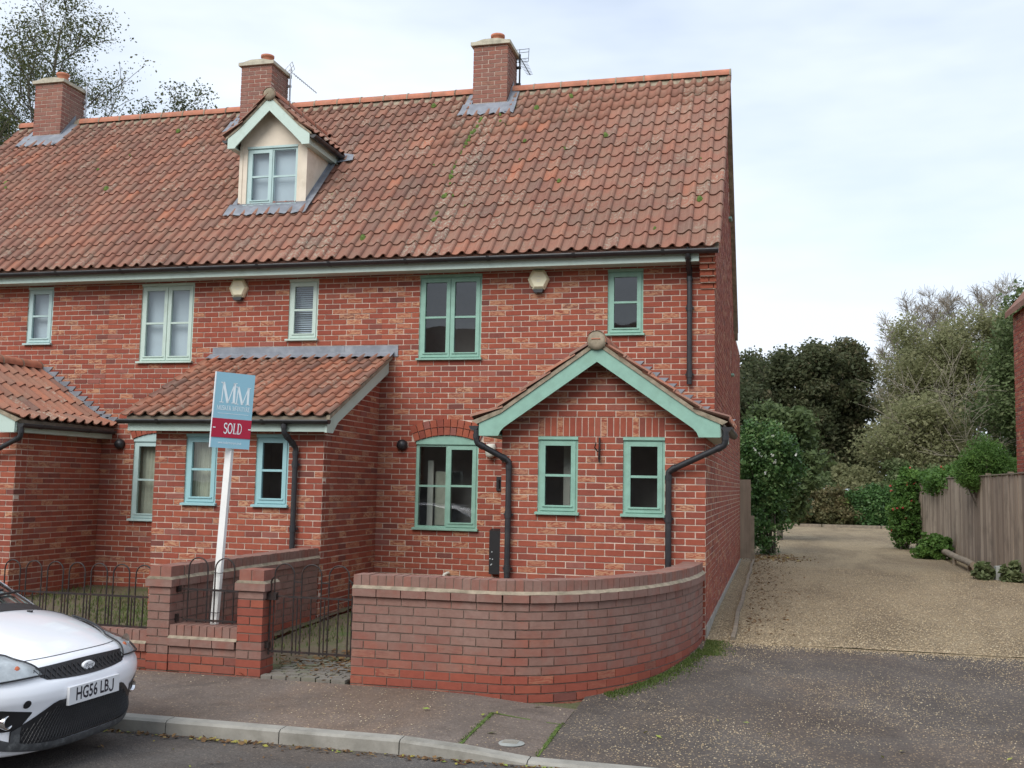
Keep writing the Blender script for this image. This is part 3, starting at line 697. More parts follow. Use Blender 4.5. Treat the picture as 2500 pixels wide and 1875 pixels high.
def porch_walls(bricks, cmb, xl, xr, wins, apex=None):
    """front wall with two windows and a soldier course, right side wall"""
    L_ = xr-xl; cuts = [(a-xl, b-xl, *WZ['por']) for a, b in wins]
    zt = 2.30
    def spans(zb, zt_):
        if apex is None or zt_ < 2.36: return [(0, L_)]
        h = (3.17-zt_)/.697-.03; return [(max(0, apex-h-xl), min(L_, apex+h-xl))] if h > .05 else []
    cuts2 = list(cuts)
    if apex is not None: cuts2.append((wins[0][0]-xl, wins[1][1]-xl, 2.15, 2.375))
    lay(bricks, (xl, -1.8), 0, spans, -.2, 3.05 if apex is not None else 2.30, cuts2, quoin=(0, 1), phase=L_ % .225)
    if apex is not None:
        n = 20; w = (wins[1][1]-wins[0][0])/n
        for i in range(n):
            c = bcol(); bricks.append((mat4((wins[0][0]+w*(i+.5), -1.8+.0148+random.uniform(-.001, .001), 2.2625), np.array([w-.010, 0, 0]), np.array([0, .03, 0]), np.array([0, 0, .215])), (c[0]*.8+.12, c[1], 0)))
    core(cmb, (xl, -1.8), 0, L_, -.25, 2.37, cuts)
    if apex is not None:
        cmb.quad((xl, -1.793, 2.37), (xr, -1.793, 2.37), (apex, -1.793, 3.13))
    core(cmb, (xr, -1.8), R(90), 1.8, -.25, 2.33); core(cmb, (xl, 0), R(-90), 1.8, -.25, 2.33)
    return cuts

# ---------------- house A: right-hand end of the terrace
A = thing('terraced_house', (-2.3, -1.8, 0), 'red brick end house with green windows and a gabled porch, nearest the driveway', 'house', 'terraced houses')
br = []; cm = MB()
cutsA = [(-4.05+4.6, -3.15+4.6, *WZ['up']), (-1.405+4.6, -.93+4.6, *WZ['nar']), (-4.04+4.6, -3.15+4.6, *WZ['low'])]
archcut = (-4.11+4.6, -3.08+4.6, 2.15, 2.30); archcut2 = (-4.07+4.6, -3.12+4.6, 2.30, 2.375); archcut3 = (-3.95+4.6, -3.25+4.6, 2.375, 2.45)
lay(br, (-4.6, 0), 0, full(4.6), -.2, 4.62, cutsA + [archcut, archcut2, archcut3, (2.35, 4.5, -1, 2.28), (4.6-.185, 4.7, 4.19, 5)], quoin=(0, 1), phase=.1)
core(cm, (-4.6, 0), 0, 4.6, -.25, 4.70, cutsA)
arch_bricks(br, -4.04, -3.15, 2.15, .085)
porch_walls(br, cm, -2.35, 0, [(-1.915, -1.445), (-.925, -.452)], -1.195)
def gspan(zb, zt):
    o = []
    if zt < 2.33: return [(0, 11.9)]
    if zt < 5.0: return [(1.8, 11.9 if zt < 4.6 else 8.2)]
    y0 = (zt+.05-5.06)/1.01; return [(1.8+max(0, y0), 8.2-max(0, y0))] if y0 < 3.1 else []
lay(br, (0, -1.8), R(90), gspan, -.2, 8.15, [(1.8+5.2, 1.8+5.42, 3.6, 4.75), (1.8+4.25, 1.8+4.47, 6.2, 7.3)], startfn=lambda k: .1125 if k % 2 == 0 else .225, weather=lambda z, u: .10)
core(cm, (0, 0), R(90), 10.1, -.25, 4.62, [(5.2, 5.42, 3.6, 4.62)])
cm.quad((-.007, 0, 4.62), (-.007, 6.4, 4.62), (-.007, 6.4, 5.0), (-.007, 3.2, 8.22), (-.007, 0, 5.0)); cm.quad((-4.6, 10.09, -.2), (-.007, 10.09, -.2), (-.007, 10.09, 4.62), (-4.6, 10.09, 4.62))
cm.quad((-4.6, 6.4, 4.62), (-.007, 6.4, 4.62), (-.007, 10.1, 4.62), (-4.6, 10.1, 4.62))
wallA = cm.build('wall', 'mortar', A); emit(br, 'brick', wallA, 'brick', 300)
window(A, -4.05, -3.15, *WZ['up'], 0, 2, 'paint_green'); window(A, -1.405, -.93, *WZ['nar'], 0, 1, 'paint_green')
window(A, -4.04, -3.15, *WZ['low'], 0, 2, 'paint_green', arched=.085, fixed=(0,))
window(A, -1.915, -1.445, *WZ['por'], -1.8, 1, 'paint_green'); window(A, -.925, -.452, *WZ['por'], -1.8, 1, 'paint_green')
for x0_, x1_, y_, z0_, z1_, nm in ((-1.70, -1.62, -1.35, 1.25, 2.1, 'inner_door_frame'), (-1.70, -1.45, -1.34, 1.98, 2.04, 'inner_door_frame'), (-3.98, -3.90, .35, .95, 1.9, 'inner_door_frame'), (-3.90, -3.66, .45, 1.0, 1.75, 'pale_panel')):
    m = MB(); m.box(x0_, x1_, y_, y_+.03, z0_, z1_); m.build(nm, 'white_plastic' if 'frame' in nm else 'curtain', A)  # pale bars and one pale panel set behind the glass
porch_roof(A, -2.35, 0, -1.195, -2.075, 'paint_green')
lich = lambda c: .9 if abs(c[0]+3.95-.05*math.sin(c[2]*3)) < .12 and random.random() < .8 else (.35 if abs(c[0]+3.9) < .5 and random.random() < .5 else 0)
CH = [(-3.89, 2.8, 3.45), (-8.25, 2.8, 3.45), (-12.58, 2.8, 3.45)]
def chim_skip(cx): return lambda p: abs(p[0]-cx) < .30 and p[1] > 2.72
main_roof(A, -4.6, .02, .075, -4.6, chim_skip(CH[0][0]), lich, 10, lambda c: abs(c.x-CH[0][0]) < .38)
vg = MB(); vg.prism([(EY+.02, EZ-.01), (RIDGE_Y, roofz(RIDGE_Y)-.01), (RIDGE_Y, roofz(RIDGE_Y)-.055), (EY+.04, EZ-.05)], 'x', .0, .068); vg.prism([(RIDGE_Y, roofz(RIDGE_Y)-.01), (2*RIDGE_Y-EY, EZ-.01), (2*RIDGE_Y-EY, EZ-.20), (RIDGE_Y, roofz(RIDGE_Y)-.12)], 'x', .0, .068); vg.build('verge_bedding', 'mortar_lichen', A)
chimney(A, *CH[0], 9.0, 1); eaves(A, -4.6, -.185, .065); alarm_box(A, -2.345, 4.355); ball_vent(A, -4.24, 2.10)
cb = MB(); bl = []
for i in range(6):
    z = 4.625-.075*(i+1)+.005; pj = .29-.052*i
    for j in range(2):
        w0, w1 = [(-.183, -.075), (-.065, .022)][j] if i % 2 == 0 else [(-.183, -.02), (-.010, .022)][j]
        cb.box(w0, w1, -pj, -.001, z, z+.063)
cb.build('brick_corbel', 'brick', A, (.75, 0, 0))
cbm = MB(); [cbm.box(-.178, .012, -.285+.052*i+.004, -.002, 4.625-.075*(i+1)-.004, 4.625-.075*(i+1)+.008) for i in range(6)]; cbm.build('corbel_joint', 'mortar', A)
downpipe(A, [(-.32, -.36, 4.60), (-.32, -.36, 4.55), (-.32, -.055, 4.38), (-.32, -.055, 2.92)], .034, [(-.32, -.055, 3.92), (-.32, -.055, 3.05)])
downpipe(A, [(-2.60, -2.02, 2.21), (-2.60, -2.02, 2.06), (-2.245, -1.86, 1.86), (-2.245, -1.86, -.1)], .035, [(-2.245, -1.86, 1.24), (-2.245, -1.86, 0.62)])
downpipe(A, [(.225, -2.02, 2.21), (.225, -2.02, 2.06), (-.405, -1.86, 1.77), (-.405, -1.86, -.1)], .035, [(-.405, -1.86, 1.24), (-.405, -1.86, .62)])
m = MB(); m.tube([(-1.19, -1.83, 1.86), (-1.195, -1.86, 1.90), (-1.19, -1.83, 2.135)], .010, 6); m.tube([(-1.19, -1.84, 1.86), (-1.19, -1.84, 2.14)], .013, 6); m.tube([(-1.21, -1.85, 1.98), (-1.235, -1.9, 2.02), (-1.22, -1.9, 2.08)], .008, 6); m.build('hanging_basket_bracket', 'iron', A)
m = MB(); m.lathe([(0, -.13), (.035, -.13), (.065, -.10), (.075, 0), (.06, .05), (0, .05)], (-2.96, -.075, 2.07), 'z', 16); m.box(-3.01, -2.91, -.04, -.001, 2.04, 2.13); m.build('outside_lamp', 'white_plastic', A)
m = MB(); m.box(-2.88, -2.80, -.035, -.002, 1.50, 1.69); m.tube([(-2.84, -.045, 1.54), (-2.84, -.05, 1.65)], .012, 6); m.build('door_fitting', 'trim_black', A)
m = MB(); m.box(-2.94, -2.70, -.11, -.002, .40, .97); m.prism([(-.11, .97), (-.002, .97), (-.002, .995)], 'x', -2.94, -2.70); mm_ = m.build('meter_box', 'trim_black', A)
m = MB(); [m.lathe([(0, -.004), (.007, -.003), (.007, .004)], (x, -.113, z), 'y', 8) for x, z in ((-2.90, .69), (-2.925, .60), (-2.89, .595), (-2.90, .53), (-2.91, .52))]; m.build('paint_spot', 'letter_white', mm_)
m = MB(); m.tube([(-3.53, -.001, .38), (-3.53, -.06, .385), (-3.56, -.085, .37), (-3.585, -.10, .30)], .022, 10); m.build('overflow_pipe', 'white_plastic', A)
for y0_, z0_, z1_ in ((5.2, 3.6, 4.6), (4.25, 6.2, 7.3)):
    m = MB(); m.box(-.06, -.008, y0_+.005, y0_+.215, z0_+.03, z1_-.03); w = m.build('gable_window', 'paint_green', A); m = MB(); m.box(-.04, .05, y0_-.01, y0_+.23, z0_-.005, z0_+.03); m.build('sill', 'paint_green', w)
m = MB(); m.box(.0, .018, -1.78, 10.05, -.18, .075); m.build('plinth', 'concrete', A)

# ---------------- house B: middle house with the dormer and lean-to porch
B = thing('terraced_house', (-6.8, -1.8, 0), 'red brick middle house with cream dormer and tiled lean-to porch', 'house', 'terraced houses')
br = []; cm = MB(); xb = -9.0
cutsB = [(-8.45-xb, -7.57-xb, *WZ['up']), (-6.04-xb, -5.585-xb, *WZ['nar']), (-8.45-xb, -7.57-xb, *WZ['low'])]
lay(br, (xb, 0), 0, full(4.4), -.2, 4.62, cutsB + [(-8.52-xb, -7.5-xb, 2.15, 2.30), (-8.48-xb, -7.53-xb, 2.30, 2.375), (-8.36-xb, -7.66-xb, 2.375, 2.45), (-6.8-xb, -4.75-xb, -1, 3.25)], phase=.04)
core(cm, (xb, 0), 0, 4.4, -.25, 4.70, cutsB); arch_bricks(br, -8.45, -7.57, 2.15, .085)
porch_walls(br, cm, -6.92, -4.6, [(-6.485, -6.04), (-5.508, -5.065)])
LTS = .478
lay(br, (-4.6, -1.8), R(90), lambda zb, zt: [(0, 1.8)] if zt < 2.40 else ([(min(1.8, (zt-2.40)/LTS), 1.8)] if zt < 3.2 else []), -.2, 3.22, startfn=lambda k: .1125 if k % 2 == 0 else .225)
cm.quad((-4.607, -1.8, 2.33), (-4.607, 0, 2.33), (-4.607, 0, 3.24), (-4.607, -1.8, 2.38)); cm.quad((-6.913, -1.8, 2.33), (-6.913, 0, 2.33), (-6.913, 0, 3.24), (-6.913, -1.8, 2.38))
wallB = cm.build('wall', 'mortar', B); emit(br, 'brick', wallB, 'brick', 300)
window(B, -8.45, -7.57, *WZ['up'], 0, 2, 'paint_pale', 'blind'); window(B, -6.04, -5.585, *WZ['nar'], 0, 1, 'paint_pale', 'slats')  # double window's pale blind stands in for bright sky reflected in the glass
window(B, -8.45, -7.57, *WZ['low'], 0, 2, 'paint_grey_blue', 'curtain', arched=.085)
window(B, -6.485, -6.04, *WZ['por'], -1.8, 1, 'paint_blue', 'curtain'); window(B, -5.508, -5.065, *WZ['por'], -1.8, 1, 'paint_blue')
# lean-to roof
r = MB(); lz = lambda y: 2.345+LTS*(y+2.06)
r.prism([(-2.04, lz(-2.04)), (-.004, lz(-.004)), (-.004, lz(0)-.06), (-2.04, lz(-2.04)-.05)], 'x', -7.20, -4.47); lr = r.build('porch_roof', 'timber_post', B)
tl = []; n = 15; slope_tiles(tl, (-7.26, -2.07, 2.345+.01), (1, 0, 0), [(0, 0, 0), (0, 2.04, 2.04*LTS)], n, (7.26-4.43)/n, .325, None, .55); emit(tl, 'tile', lr, 'porch_tile', 300, True)
m = MB(); m.prism([(-2.05, lz(-2.05)-.03), (-.004, lz(0)-.03), (-.004, lz(0)+.02), (-2.05, lz(-2.05)+.02)], 'x', -4.469, -4.425); m.build('verge_bedding', 'mortar_lichen', lr)
m = MB(); m.box(-7.20, -4.50, -2.005, -1.98, 2.175, 2.32); m.box(-7.20, -4.50, -1.979, -1.802, 2.18, 2.195); m.build('fascia', 'paint_pale', lr)
m = MB(); yy = [(-2.02, 2.36, 2.165), (-1.99, 2.375, 2.165), (-1.84, 2.445, 2.165), (-1.80, 2.462, 2.205), (-1.70, 2.51, 2.30), (-.02, 3.29, 3.10)]
vs = [];
for y_, zt, zb in yy:
    for xx in (-4.499, -4.47): vs += [(xx, y_, zt), (xx, y_, zb)]
fs = []
for i in range(len(yy)-1): a, c = 4*i, 4*i+4; fs += [(a, c, c+1, a+1), (a+2, a+3, c+3, c+2), (a, a+2, c+2, c), (a+1, c+1, c+3, a+3)]
m.add(vs, fs+[(0, 1, 3, 2)]); m.build('bargeboard', 'paint_pale', lr)
fl = MB(); fl.box(-7.22, -4.345, -.012, -.005, 3.335, 3.495); nn = 60; vs = []
for i in range(nn+1):
    x = -7.26+(7.26-4.40)*i/nn; w = .010*math.sin(i*2*math.pi/4.0)
    for y_, h in ((-.012, 3.40), (-.05, 3.372), (-.155, lz(-.155)+.062)): vs.append((x, y_, h + (w if y_ < -.1 else 0)))
fl.add(vs, [(3*i+j, 3*i+3+j, 3*i+4+j, 3*i+1+j) for i in range(nn) for j in range(2)], True); fl.box(-5.16, -5.152, -.018, -.012, 3.33, 3.497); fl.build('flashing', 'lead', lr)
gutter(B, (-7.31, -2.055, 2.315), (-4.43, -2.055, 2.315), .055)
downpipe(B, [(-5.02, -2.05, 2.27), (-5.02, -2.05, 2.16), (-4.945, -1.86, 1.99), (-4.945, -1.86, .02)], .033, [(-4.945, -1.86, 1.78), (-4.945, -1.86, 1.0)])
ball_vent(B, -8.67, 2.07); alarm_box(B, -6.835, 4.36); eaves(B, -9.0, -4.6, -4.601)
# dormer
DX0, DX1, DY = -7.31, -6.175, .69; DZ0, DZ1 = 5.76, 6.75; dcx = (DX0+DX1)/2
dw0, dw1, dz0, dz1 = -7.185, -6.335, 5.775, 6.735
def in_dormer(p):
    dx_ = abs(p[0]-dcx); td = 7.44-.97*dx_ if dx_ <= .5 else 6.955-.72*(dx_-.5)
    return DX0-.02 < p[0] < DX1+.02 and .60 < p[1] < 1.75 or (p[1] >= 1.6 and dx_ < .73 and td > roofz(p[1])+.04)
d = MB()
core(d, (DX0, DY), 0, DX1-DX0, DZ0, DZ1, [(dw0-DX0, dw1-DX0, dz0, dz1)], off=0, reveal=.06)
for x in (DX0, DX1): d.quad((x, DY, DZ0), (x, DY, DZ1+.10), (x, 1.98, DZ1+.10), (x, 1.98, roofz(1.98)), (x, DY, roofz(DY)-.02))
d.quad((DX0, DY, DZ1), (DX1, DY, DZ1), (DX1, DY, DZ1+.08), (dcx, DY, 7.40), (DX0, DY, DZ1+.08))
dm = d.build('dormer', 'render_cream', B)
m = MB(); m.box(DX0-.004, DX0+.05, DY-.012, DY-.001, DZ0, DZ1); m.box(DX1-.105, DX1+.004, DY-.012, DY-.001, DZ0, DZ1); m.box(DX0, DX1, DY-.020, DY-.013, DZ0-.03, DZ0+.012); m.build('corner_board', 'render_cream', dm)
window(B, dw0, dw1, dz0, dz1, DY, 2, 'paint_grey_blue', 'blind', fixed=(1,), e=.07)
zA = 7.44; kx, kz = .50, 6.955; ex, ez = .715, 6.80; vf = DY-.21
topd = lambda t: zA-(zA-kz)*t/kx if t <= kx else kz-(kz-ez)*(t-kx)/(ex-kx)
yend = lambda z: (z-EZ)/RS+EY
for sgn in (-1, 1):
    m = MB(); us = [0, .2, .4, .49, .52, .545, .56, ex-.03]; bt = [(0, zA-.215), (.40, zA-.215-.40*(zA-kz)/kx), (.49, 6.745), (.52, 6.715), (.545, 6.69), (.56, 6.66), (ex-.03, 6.66)]
    def it(pl, u):
        for (a, z), (c, w) in zip(pl, pl[1:]):
            if a-1e-9 <= u <= c+1e-9: return z+(w-z)*(u-a)/(c-a)
    vs = []; fs = []
    for u in us:
        for yy_ in (vf+.01, vf+.032): vs += [(dcx+sgn*u, yy_, topd(u)), (dcx+sgn*u, yy_, it(bt, u))]
    for i in range(len(us)-1): a, c = 4*i, 4*i+4; fs += [(a, c, c+1, a+1), (a+2, a+3, c+3, c+2), (a, a+2, c+2, c), (a+1, c+1, c+3, a+3)]
    k = 4*(len(us)-1); m.add(vs, fs+[(k, k+2, k+3, k+1)]); m.build('bargeboard', 'paint_pale', dm)
    m = MB()
    for (a, za_), (c, zc_) in (((0, zA), (kx, kz)), ((kx, kz), (ex, ez))):
        p = lambda u, y_, z: (dcx+sgn*u, y_, z)
        ya, yc = yend(za_)+.1, yend(zc_)+.1
        m.add([p(a, vf+.03, za_+.03), p(c, vf+.03, zc_+.03), p(c, yc, zc_+.03), p(a, ya, za_+.03), p(a, vf+.03, za_-.01), p(c, vf+.03, zc_-.01), p(c, yc, zc_-.01), p(a, ya, za_-.01)], [(0, 1, 2, 3), (4, 7, 6, 5), (0, 4, 5, 1), (1, 5, 6, 2)])
    m.build('dormer_roof', 'timber_post', dm)
    m = MB(); q = [(dcx, zA+.002), (dcx+sgn*kx, kz+.002), (dcx+sgn*ex, ez+.002), (dcx+sgn*ex, ez+.034), (dcx+sgn*kx, kz+.044), (dcx, zA+.046)]; m.prism(q, 'y', vf, vf+.03); m.build('verge_bedding', 'mortar_lichen', dm)
    m = MB(); xx = dcx+sgn*(ex-.045); m.box(min(xx, xx-sgn*.02), max(xx, xx-sgn*.02), vf+.035, yend(ez)-.08, 6.665, ez); xi = DX1 if sgn > 0 else DX0; m.box(min(xi, xx-sgn*.021), max(xi, xx-sgn*.021), vf+.035, yend(6.67), 6.668, 6.68); m.build('fascia', 'paint_pale', dm)
    gutter(dm, (dcx+sgn*(ex+.02), vf+.02, 6.80), (dcx+sgn*(ex+.02), yend(6.80)-.10, 6.80), .05)
tl = []
slope_tiles(tl, (dcx+ex+.03, vf-.02, ez+.03), (0, 1, 0), [(0, 0, 0), (kx-ex-.03, 0, kz-ez), (-ex-.03, 0, zA-ez)], 11, .19, .30, lambda p: p[1] > yend(p[2])-.05, .2)
slope_tiles(tl, (dcx-ex-.03, vf-.02+11*.19, ez+.03), (0, -1, 0), [(0, 0, 0), (ex+.03-kx, 0, kz-ez), (ex+.03, 0, zA-ez)], 11, .19, .30, lambda p: p[1] > yend(p[2])-.05, .2)
emit(tl, 'tile', dm, 'dormer_tile', 300, True)
ridge_row(dm, (dcx, vf-.02, zA+.055), (dcx, 2.42, zA+.055), 4, .10)
m = MB(); m.lathe([(0, -.012), (.055, -.010), (.09, 0), (.105, .02)], (dcx, vf-.025, zA+.04), 'y', 20); m.build('ridge_end', 'mortar_lichen', dm)
fl = MB(); n = 24; vs = []
for i in range(n+1):
    x = DX0-.13+(DX1-DX0+.24)*i/n; wv = .014*math.sin(i*2.4)
    for y_, z_ in ((DY-.006, 5.775), (DY-.022, roofz(DY-.02)+.085), (DY-.12, roofz(DY-.12)+.082), (DY-.23, roofz(DY-.23)+.068)): vs.append((x, y_, z_+(wv if y_ < DY-.1 else 0)))
fl.add(vs, [(4*i+j, 4*i+4+j, 4*i+5+j, 4*i+1+j) for i in range(n) for j in range(3)], True)
for sgn, xx in ((-1, DX0), (1, DX1)):
    vs = []
    for i in range(9):
        y_ = DY-.02+i*(1.62-DY)/8; vs += [(xx+sgn*.004, y_, roofz(y_)+.12), (xx+sgn*.01, y_, roofz(y_)+.075), (xx+sgn*.10, y_, roofz(y_)+.072)]
    fl.add(vs, [(3*i+j, 3*i+3+j, 3*i+4+j, 3*i+1+j) for i in range(8) for j in range(2)])
fl.add([(DX1+.05, 1.50, roofz(1.50)+.09), (DX1+.36, 1.58, roofz(1.58)+.075), (DX1+.33, 1.70, roofz(1.70)+.08), (DX1+.05, 1.74, roofz(1.74)+.10)], [(0, 1, 2, 3)])
fl.build('flashing', 'lead', dm)
lichB = lambda c: .85 if (c[1] < .9 and (abs(c[0]+5.93) < .12 or abs(c[0]+5.55) < .1)) or abs(c[0]+4.15) < .12 and random.random() < .6 else 0
main_roof(B, -9.0, -4.601, -4.6, -9.0, lambda p: in_dormer(p) or chim_skip(CH[1][0])(p), lichB, 10, lambda c: abs(c.x-CH[1][0]) < .38)
chimney(B, *CH[1], 9.0, 2)

# ---------------- house C: left-hand house
C = thing('terraced_house', (-11.2, -1.8, 0), 'red brick left-hand house, gabled porch cut by the left edge of the picture', 'house', 'terraced houses')
br = []; cm = MB(); xc = -13.4
cutsC = [(-12.87-xc, -11.97-xc, *WZ['up']), (-10.44-xc, -9.99-xc, *WZ['nar'])]
lay(br, (xc, 0), 0, full(4.4), -.2, 4.62, cutsC + [(-11.2-xc, -9.15-xc, -1, 2.28)], phase=.15); core(cm, (xc, 0), 0, 4.4, -.25, 4.70, cutsC)
porch_walls(br, cm, -11.35, -9.0, [(-10.92, -10.45), (-9.93, -9.455)], -10.2)
lay(br, (-9.0, -1.8), R(90), full(1.8), -.2, 2.30, startfn=lambda k: .1125 if k % 2 == 0 else .225)
cm.quad((-13.4, 0, -.2), (-13.4, 6.4, -.2), (-13.4, 6.4, 5.0), (-13.4, 3.2, 8.22), (-13.4, 0, 5.0)); cm.quad((-13.4, 6.39, -.2), (-4.6, 6.39, -.2), (-4.6, 6.39, 5), (-13.4, 6.39, 5))
wallC = cm.build('wall', 'mortar', C); emit(br, 'brick', wallC, 'brick', 300)
window(C, -12.87, -11.97, *WZ['up'], 0, 2, 'paint_grey_blue'); window(C, -10.44, -9.99, *WZ['nar'], 0, 1, 'paint_grey_blue', 'blind')
window(C, -10.92, -10.45, *WZ['por'], -1.8, 1, 'paint_blue'); window(C, -9.93, -9.455, *WZ['por'], -1.8, 1, 'paint_blue')
porch_roof(C, -11.35, -9.0, -10.2, -2.075, 'paint_pale')
main_roof(C, -13.4, -9.001, -9.0, -13.45, chim_skip(CH[2][0]), None, 10, lambda c: abs(c.x-CH[2][0]) < .38)
chimney(C, *CH[2], 9.0, 2); eaves(C, -13.4, -9.001, -9.001)
downpipe(C, [(-8.765, -2.02, 2.21), (-8.765, -2.02, 2.08), (-9.405, -1.86, 1.84), (-9.405, -1.86, .0)], .034, [(-9.405, -1.86, 1.2)])
# moss cushions on the main roof, one part per house
for ho, n, xa, xz in ((A, 78, -4.4, -.1), (B, 14, -8.8, -4.8), (C, 14, -13, -9.2)):
    m = MB()
    for i in range(n):
        x = random.uniform(xa, xz); y_ = random.uniform(EY+.1, 3.0); rr = random.choice([.015, .02, .025, .035, .05]) 
        if ho is A and i < 50: y_ = random.uniform(.2, 2.5); x = -3.98+.06*math.sin(y_*3)+random.gauss(0, .03); rr = random.uniform(.015, .04)
        if ho is B and in_dormer((x, y_)): continue
        z_ = roofz(y_)+.03; vs = []; k = 7
        for a in range(k): vs.append((x+rr*math.cos(a*6.283/k)*random.uniform(.8, 1.3), y_+rr*math.sin(a*6.283/k)*.8, z_+RS*rr*math.sin(a*6.283/k)*.8-.005))
        for a in range(k): vs.append((x+rr*.6*math.cos(a*6.283/k), y_-rr*.3+rr*.5*math.sin(a*6.283/k)*.8, z_+RS*rr*.5*math.sin(a*6.283/k)+rr*.55))
        m.add(vs, [(a, (a+1) % k, k+(a+1) % k, k+a) for a in range(k)]+[tuple(range(k, 2*k))], True)
    tag(m.build('roof_moss', 'moss', ho), kind='stuff')

# ------------------------------------------------------------------ ground, road, pavement, drive
sm = lambda t: (lambda x: x*x*(3-2*x))(min(1, max(0, t)))
def gz(x, y):
    b = .0314*min(0, max(y, -6.43)); return b - .07*sm((x+2.0)/1.2)*sm((-y-2.5)/2.5)
def grid(name, x0, x1, nx, y0, y1, ny, mat, off=0., zfn=None, kind='structure', jit=.0):
    m = MB(); vs = []
    for j in range(ny+1):
        for i in range(nx+1):
            x = x0+(x1-x0)*i/nx; y = y0+(y1-y0)*j/ny; vs.append((x, y, (zfn or gz)(x, y)+off+random.uniform(-jit, jit)))
    m.add(vs, [(j*(nx+1)+i, j*(nx+1)+i+1, (j+1)*(nx+1)+i+1, (j+1)*(nx+1)+i) for j in range(ny) for i in range(nx)], True)
    return tag(m.build(name, mat), kind=kind)
g = MB(); ys = [(-900, -.42), (-13.6, -.42), (-6.5, -.40), (-6.3, -.32), (-1.9, -.16), (0, -.03), (40, -.03), (900, -.03)]
vs = []
for y, z in ys: vs += [(-900, y, z), (900, y, z)]
g.add(vs, [(2*i, 2*i+1, 2*i+3, 2*i+2) for i in range(len(ys)-1)]); tag(g.build('ground', 'field'), kind='structure')
grid('road', -60, 60, 60, -12.4, -6.52, 12, 'road_tarmac', 0, lambda x, y: -.302+.05*(1-((y+9.46)/2.95)**2))
grid('far_pavement', -60, 60, 10, -14.6, -12.45, 2, 'pavement_tarmac', 0, lambda x, y: -.20)
grid('pavement', -40, -.84, 90, -6.44, -5.04, 8, 'pavement_tarmac', .0)
grid('drive_apron', -.836, 14, 70, -6.44, -1.93, 24, 'apron_tarmac', .0)
grid('drive_edge_pavement', -.836, -.02, 6, -1.93, -1.80, 2, 'apron_tarmac', -.002)
grid('driveway', .0, 5.6, 28, -1.926, 34.2, 90, 'gravel', .004, jit=.006)
grid('front_garden', -4.5, -.05, 40, -4.98, -.0, 40, 'soil', -.03, jit=.010)
grid('front_garden', -16, -4.504, 80, -5.0, .0, 40, 'soil', .0, jit=.012)
m = MB(); vs = []
for i in range(30): x = .02+5.5*i/29; yy = -1.925-.10*sm(x/1.6); vs += [(x, yy-.004, gz(x, yy)+.003), (x, yy+.018, gz(x, yy)+.014)]
m.add(vs, [(2*i, 2*i+2, 2*i+3, 2*i+1) for i in range(29)]); tag(m.build('apron_edge', 'gravel'), kind='structure')
# kerb of separate stones
kb = MB(); kb.box(-45, 14, -6.545, -6.45, -.45, -.315); kerb = tag(kb.build('kerb', 'concrete'), kind='structure')
ktop = lambda x: -.198-.074*sm((x+1.72)/.95) if x < 5 else -.272
x = -20.0-.1
while x < 13:
    L_ = .915; a, b = x+.004, x+L_-.004; m = MB(); za, zb = ktop(a), ktop(b); pts = []
    for xx, zt in ((a, za), (b, zb)):
        pts += [(xx, -6.446, -.44), (xx, -6.446, zt), (xx, -6.540, zt-.004), (xx, -6.562, zt-.020), (xx, -6.572, -.44)]
    if abs(za-zb) > .004:
        mid = (a+b)/2; ex_ = [(mid, y_, ({1: 0, 2: -.004, 3: -.020}[k]+ktop(mid)) if k in (1, 2, 3) else -.44) for k, y_ in enumerate((-6.446, -6.446, -6.540, -6.562, -6.572))]
        pts = pts[:5]+ex_+pts[5:]
    n = len(pts)//5; fs = [(5*i+k, 5*i+5+k, 5*i+6+k, 5*i+1+k) for i in range(n-1) for k in range(4)]+[(0, 1, 2, 3, 4), tuple(range(5*n-1, 5*n-6, -1))]
    m.add(pts, fs); m.build('kerb_stone', 'concrete', kerb); x += L_
# patch in the pavement with a stop-tap cover
j = MB()
def strip(p, q, w, z=.0035):
    p, q = Vector(p), Vector(q); d = (q-p).normalized(); s_ = Vector((-d.y, d.x))*w/2; n = 8; vs = []
    for i in range(n+1):
        c = p+(q-p)*i/n; ww = random.uniform(.6, 1.4)
        for t in (-1, 1): x_, y_ = c.x+t*s_.x*ww, c.y+t*s_.y*ww; vs.append((x_, y_, gz(x_, y_)+z))
    return vs, [(2*i, 2*i+1, 2*i+3, 2*i+2) for i in range(n)]
for p, q in (((-1.42, -5.49), (-1.40, -6.43)), ((-.86, -5.55), (-.84, -6.43)), ((-1.42, -5.49), (-.86, -5.55))): j.add(*strip(p, q, .022))
tag(j.build('pavement_joint', 'moss'), kind='structure')
cv = MB(); c0 = (-1.09, -6.20); cv.lathe([(0, .012), (.075, .012), (.085, .008), (.10, .004)], (c0[0], c0[1], gz(*c0)), 'z', 24); st = thing('stop_tap_cover', (c0[0], c0[1], gz(*c0)), 'small round grey stop-tap cover in the pavement patch near the kerb', 'cover'); cv.build('lid', 'stone_grey', st)
cv = MB(); [cv.box(c0[0]-.055, c0[0]+.055, c0[1]+t-.004, c0[1]+t+.004, gz(*c0)+.0121, gz(*c0)+.017) for t in (-.04, -.02, 0, .02, .04)]; cv.build('raised_bar', 'concrete', st)

